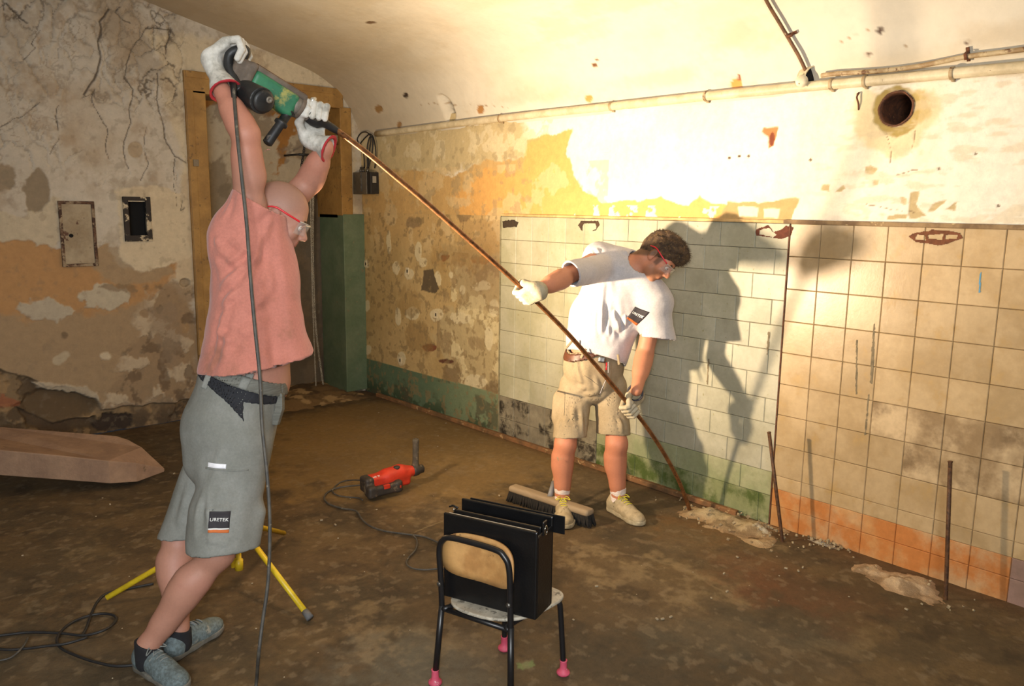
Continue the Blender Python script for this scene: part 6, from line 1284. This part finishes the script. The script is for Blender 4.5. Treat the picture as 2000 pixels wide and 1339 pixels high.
B.cone(sR, eR, .050, .045, .02); B.cone(eR, wR, .045, .030, .02); B.cone(eR*.8+wR*.2, eR*.5+wR*.5, .045, .039, .03)
B.cone(sL, eL, .052, .046, .02); B.cone(eL, wL, .045, .031, .02); B.cone(eL*.8+wL*.2, eL*.5+wL*.5, .047, .040, .03)
head_prims(B, hc2, H2, hs2)
V, F = B.mesh(); Vh = (V-hc2) @ H2/hs2; dh = np.linalg.norm(V-hc2, axis=1); near = (dh < .17)
beard = near*sst(-Vh[:, 2], .025, .05)*sst(Vh[:, 0], -.005, .03)*(np.abs(Vh[:, 1]) < .2); hairm = near*sst(Vh[:, 2]-.9*Vh[:, 0], -.02, .0)
sbm = near*sst(np.abs(Vh[:, 1]), .045, .055)*sst(-np.abs(Vh[:, 0]-.030), -.018, -.008)*sst(-np.abs(Vh[:, 2]+.002), -.034, -.022)
C = skin_col(V, (184, 124, 94), [(sbm, (84, 60, 42), .8), (beard, (140, 98, 70), .6), (hairm, (96, 70, 48), .9), (near*sst(Vh[:, 0], .085, .10)*sst(-np.abs(Vh[:, 2]+.055), -.012, -.006), (176, 96, 78), .6), ((V[:, 2] < .7)*1.0, (180, 116, 88), .6)])
obj('body', V, F, M_skin, w2, col=C); head_parts(w2, hc2, H2, hs2, True)
# hair
F = Field(hc2-.22, hc2+.22, .0035); L = lambda x, y, z: hc2+hs2*(H2 @ np.array([x, y, z]))
F.ell(L(-.014, 0, .050), hs2*np.array([.106, .084, .092]), H2, .01); F.ell(L(.026, 0, .106), hs2*np.array([.078, .068, .042]), H2, .03); F.ell(L(.070, 0, .085), hs2*np.array([.034, .050, .030]), H2, .03); F.ell(L(-.06, 0, .01), hs2*np.array([.058, .066, .066]), H2, .03)
F.ell(L(.085, 0, -.045), hs2*np.array([.085, .12, .088]), H2, .012, op='s'); F.plane(L(0, 0, -.045), -H2[:, 2]); 
for y in (-1, 1): F.ell(L(-.008, .095*y, -.018), hs2*np.array([.026, .030, .046]), H2, .01, op='s'); F.ell(L(.030, .100*y, -.02), hs2*np.array([.030, .030, .040]), H2, .01, op='s')
V, Fc = F.mesh(); N = vnormals(V, Fc); Vq = (V-hc2) @ H2; q = fbm(Vq[:, 0]*1.0, Vq[:, 1]*1.6, Vq[:, 2]*1.0, 4, 48); q2 = fbm(Vq[:, 0], Vq[:, 1], Vq[:, 2], 2, 22)
top = sst(Vq[:, 2], .02, .09); V = V+N*((q*.012+q2*.014)*(.35+.65*top))[:, None]; hr = obj('hair', V, Fc, M_hair, w2)
mb = MB(); sel = RNG.choice(np.where(Vq[:, 2] > -.01)[0], 2600)   # locks standing off the scalp
for i in sel:
    n = unit(N[i]+RNG.normal(size=3)*.35+H2[:, 0]*.25); ln_ = RNG.uniform(.008, .020)*(.5+.7*float(top[i])); s_ = unit(np.cross(n, RNG.normal(size=3)))*.0011; p = V[i]-n*.003
    mb.add([p+s_, p-s_, p+np.cross(n, s_), p+n*ln_+H2[:, 0]*.003], [(0, 1, 3), (1, 2, 3), (2, 0, 3)])
tag(obj('hair_locks', np.vstack(mb.V), mb.F, M_hair, hr, smooth=False), kind='stuff')
for y in (): MB().tube([L(.034, .066*y, .01), L(.038, .0665*y, -.008), L(.040, .064*y, -.024)], [.012, .010, .006], 8, smooth=4).obj('sideburn', M_hair, hr)
# t-shirt
S = Garment(lo, hi, .006, .011)
S.chain([PD(1164, 702, DH), PD(1168, 672, DH-.02), PD(1178, 630, DH-.08), PD(1206, 580, DH-.13), PD(1228, 535, DH-.18)], [.142, .148, .152, .146, .105], .05, rhos=[1.2, 1.22, 1.24, 1.30, 1.45], side=lt2)
S.cone(PD(1150, 655, DH-.10), PD(1185, 690, DH-.10), .085, .10, .06)
cR = (PD(1117, 531, 3.98), CV(-.76, .38, -.5)); S.cone(PD(1190, 520, DH-.15), PD(1108, 536, 3.96), .078, .064, .05, cap=[cR], ext=.03, cutr=1.6)
S.cone(PD(1172, 503, DH-.16), PD(1225, 520, DH-.18), .076, .085, .06); S.ell(sL, (.082, .082, .082), None, .05); S.ell(sR, (.080, .080, .080), None, .05); S.cone(PD(1245, 545, DH-.2), sL, .09, .08, .05)
cL = (PD(1282, 661, DH-.22), CV(-.10, 1, 0)); S.cone(PD(1268, 575, DH-.22), PD(1283, 640, DH-.22), .082, .088, .05, cap=[cL], ext=.10); S.cone(PD(1283, 630, DH-.22), PD(1284, 690, DH-.22), .086, .092, .02, cap=[cL], ext=.1)
S.shell(); S.o.cone(nb-unit(nb-cu2)*.035, nb+unit(nb-cu2)*.20, .080, .10, .012, op='s')
S.cut(PD(1162, 699, DH), CV(-.28, .95, -.1))
V, F = S.o.mesh(); E_ = lambda x, y, d=None: PD(x, y, (DH-.25) if d is None else d)
V = folds(V, F, [(E_(1165, 485), E_(1178, 520), .012, .010), (E_(1158, 490), E_(1160, 525), .010, .009), (E_(1180, 550), E_(1172, 680), .020, .012), (E_(1205, 540), E_(1200, 620), .018, .011), (E_(1200, 610), E_(1225, 690), .020, .012), (E_(1216, 545), E_(1222, 640), .016, .010), (E_(1160, 560), E_(1158, 650), .014, .010), (E_(1150, 570), E_(1145, 640), .010, .013),
                 (E_(1262, 560), E_(1280, 600), .012, .010), (E_(1130, 640), E_(1120, 590), .012, .012), (E_(1188, 640), E_(1196, 695), .014, .009), (E_(1210, 650), E_(1232, 690), .012, .008), (E_(1295, 600), E_(1284, 625), .010, .009), (E_(1300, 590), E_(1275, 640), .010, .010), (E_(1280, 620), E_(1255, 655), .010, .009), (E_(1140, 600), E_(1160, 690), .012, .012), (E_(1190, 580), E_(1212, 690), .008, .012), (E_(1135, 540), E_(1160, 500), .010, .010), (E_(1128, 500), E_(1140, 540), .008, .010), (E_(1215, 480), E_(1240, 530), .008, .010), (E_(1235, 640), E_(1220, 690), .012, .012), (E_(1300, 620), E_(1300, 662), .008, .010)], .008, 10, sgn=S.sgn)
sh2 = obj('t_shirt', V, F, M_white_s, w2); bv2 = bvh_of(V, F)
cl2 = [nb-unit(nb-cu2)*.020+.074*(math.cos(t)*lt2+math.sin(t)*unit(np.cross(unit(nb-cu2), lt2))) for t in np.linspace(0, 2*math.pi, 25)]
def fr2(px, py, tilt, D=DH-.3): n = CV(.25, -.1, -1); r = CV(math.cos(tilt), math.sin(tilt), 0); r = unit(r-n*n.dot(r)); return M4(r, np.cross(n, r), n, PD(px, py, D))
Mp = fr2(1249, 613.5, .50); V, F = sheet(Mp, .072, .058, bv2, .004, 8, 8, .002); obj('logo_patch', V, F, bpy.data.materials['dark_patch'], sh2)
Mq = Mp.copy(); Mq[:3, 3] = Mp[:3, 3]-Mp[:3, 1]*.034; V, F = sheet(Mq, .072, .010, bv2, .004, 8, 3, .002); obj('patch_band', V, F, bpy.data.materials['orange_thread'], sh2)
text_mesh('URETEK', .0155, Mp, bpy.data.materials['white_letter'], sh2, bvh=bv2, off=.0052, spacing=1.12)
# shorts
G = Garment(lo, hi, .006, .009)
G.chain([PD(1163, 676, DH-.02), PD(1160, 715, DH), PD(1160, 745, DH)], [.136, .146, .135], .03, rhos=[1.24, 1.25, 1.22], side=l2)
qR = (PD(1112, 853, dD(aR)-.02), CV(.02, 1, 0)); qL = (PD(1198, 847, dD(aL)-.02), CV(-.05, 1, 0))
G.cone(PD(1126, 755, DH), PD(1113, 850, dD(aR)-.02), .098, .090, .010, cap=[qR], ext=.12); G.cone(PD(1113, 838, dD(aR)-.02), PD(1113, 875, dD(aR)-.02), .090, .094, .01, cap=[qR], ext=.1)
G.cone(PD(1192, 755, DH+.02), PD(1198, 848, dD(aL)-.02), .096, .092, .010, cap=[qL], ext=.12); G.cone(PD(1198, 835, dD(aL)-.02), PD(1199, 872, dD(aL)-.02), .092, .096, .01, cap=[qL], ext=.1)
G.cone(PD(1092, 775, DH-.03), PD(1090, 815, DH-.03), .034, .034, .04)
G.shell(); wn2 = CV(-.30, -.95, -.32); wn2 = unit(wn2); wp2 = PD(1163, 681, DH-.16); G.cut(wp2, wn2)
V, F = G.o.mesh(); K = lambda x, y, d=None: PD(x, y, (DH-.14) if d is None else d)
V = folds(V, F, [(K(1115, 690), K(1108, 740), .012, .010), (K(1125, 695), K(1135, 745), .012, .011), (K(1105, 745), K(1140, 760), .010, .009), (K(1150, 700), K(1170, 760), .008, .012), (K(1170, 770), K(1120, 780), .012, .013), (K(1165, 780), K(1200, 765), .012, .012), (K(1190, 800), K(1230, 790), .009, .011), (K(1120, 790), K(1118, 850), .008, .012),
                 (K(1140, 790), K(1135, 850), .007, .012), (K(1210, 800), K(1215, 840), .010, .012), (K(1090, 760), K(1093, 830), .009, .009), (K(1185, 705), K(1190, 760), -.008, .009), (K(1205, 720), K(1222, 760), .009, .012), (K(1090, 752), K(1112, 764), .010, .006), (K(1086, 770), K(1106, 778), .008, .006)], .005, 12, sgn=G.sgn)
so2 = obj('cargo_shorts', V, F, M_khaki, w2); bv3 = bvh_of(V, F)
def off2(d): return halfspace(wp2-wn2*d, wn2)
vb, fb_ = G.piece(fmax(off2(.000), halfspace(wp2-wn2*.036, -wn2)), .001, .0085); obj('belt', vb, fb_, M_belt2, w2); bvb = bvh_of(vb, fb_)
def fr3(px, py, tilt, D=DH-.2): n = CV(0, 0, -1); r = CV(math.cos(tilt), math.sin(tilt), 0); return M4(r, unit(np.cross(n, r)), n, PD(px, py, D))
for px, py, ti in ((1112, 672, .7), (1140, 690, .45), (1208, 702, -.12)):
    V, F = sheet(fr3(px, py, ti), .013, .058, bvb, .002, 3, 8, .002); obj('belt_loop', V, F, M_khaki, so2)
V, F = sheet(fr3(1176, 702, .15), .040, .034, bvb, .003, 4, 4, .003); obj('buckle', V, F, M_steel, w2)
for px, py, ti, w_, h_, nm in ((1104, 790, 0.05, .004, .13, 'pocket_seam'), (1097, 768, .35, .055, .008, 'pocket_flap'), (1158, 745, -.95, .004, .12, 'fly_seam')):
    V, F = sheet(fr3(px, py, ti), w_, h_, bv3, .003, 4, 8, .003); obj(nm, V, F, M_khaki, so2)
k0 = PD(1185, 708, DH-.20); MB().tube([k0, PD(1184, 722, DH-.21)], .004, 6).obj('red_tag', M_redp, so2)
MB().tube([PD(1188, 706, DH-.2), PD(1188, 728, DH-.215)], .002, 6).obj('drawcord', M_white_s, so2); MB().tube([PD(1183, 742, DH-.2), PD(1176, 758, DH-.19), PD(1172, 768, DH-.18)], .002, 6, smooth=3).obj('drawcord', M_white_s, so2)
# socks, shoes
M_sock_w = mat('white_sock', (222, 208, 200), (206, 190, 180), 30, .9, bump=.001, bscale=200, stretch=(1, 1, 4)); M_sh2 = mat('dusty_tan_shoe', (176, 160, 128), (150, 136, 106), 22, .85, bump=.001, c3=(96, 84, 62), scale3=30, thr3=.62); M_so2 = mat('pale_sole', (180, 168, 138), (150, 138, 110), 20, .8, bump=.001); M_yl = mat('yellow_lace', (206, 196, 60), rough=.8)
for an, tdv, hh in ((aR, PZ(1112, 1052)-PZ(1099, 1000), .17), (aL, PZ(1256, 1034)-PZ(1203, 1004), .14)):
    td = unit(tdv*(1, 1, 0)); he = an*(1, 1, 0)-td*.075; shoe(w2, he, he+td*.30, .1, M_sh2, M_so2, M_yl)
    F = Field(an-.2, an+.2, .0035); F.cone(an-(0, 0, .06), an+(0, 0, .055), .043, .041, .01, caps=[(an+(0, 0, .052 if an is aR else .040), (0, 0, 1))]); F.cone(an+(0, 0, .03 if an is aR else .018), an+(0, 0, .05 if an is aR else .038), .0445, .0445, .004, caps=[(an+(0, 0, .052 if an is aR else .040), (0, 0, 1))]); V, Fc = F.mesh(); V = folds(V, Fc, [], .002, 40); obj('sock', V, Fc, M_sock_w, w2)
# gloves on the steel
def bar_at(px):
    i = [k for k in range(len(barpx)-1) if barpx[k][0] <= px <= barpx[k+1][0]][0]; t = (px-barpx[i][0])/(barpx[i+1][0]-barpx[i][0]); return BAR[i]*(1-t)+BAR[i+1]*t, unit(BAR[i+1]-BAR[i])
c_, a_ = bar_at(1028); print('hand depth', dD(c_)); wrist = wR
glove(w2, c_, a_, CV(-1, -.25, -.1), CV(.1, 0, 1), PD(1052, 567, dD(c_)-.01), .0115, M_glove2, M_hem_d, .042, .035, th=-1, s=1.12, curl=2, flare=.004)
c_, a_ = bar_at(1232); print('hand depth', dD(c_), dD(wL))
glove(w2, c_, a_, CV(-.25, 1, .1), CV(-.75, -.1, -.65), PD(1243, 768, dD(c_)+.02), .0115, M_glove2, M_hem_d, .044, .030, th=-1, s=1.12, curl=2, flare=.012)
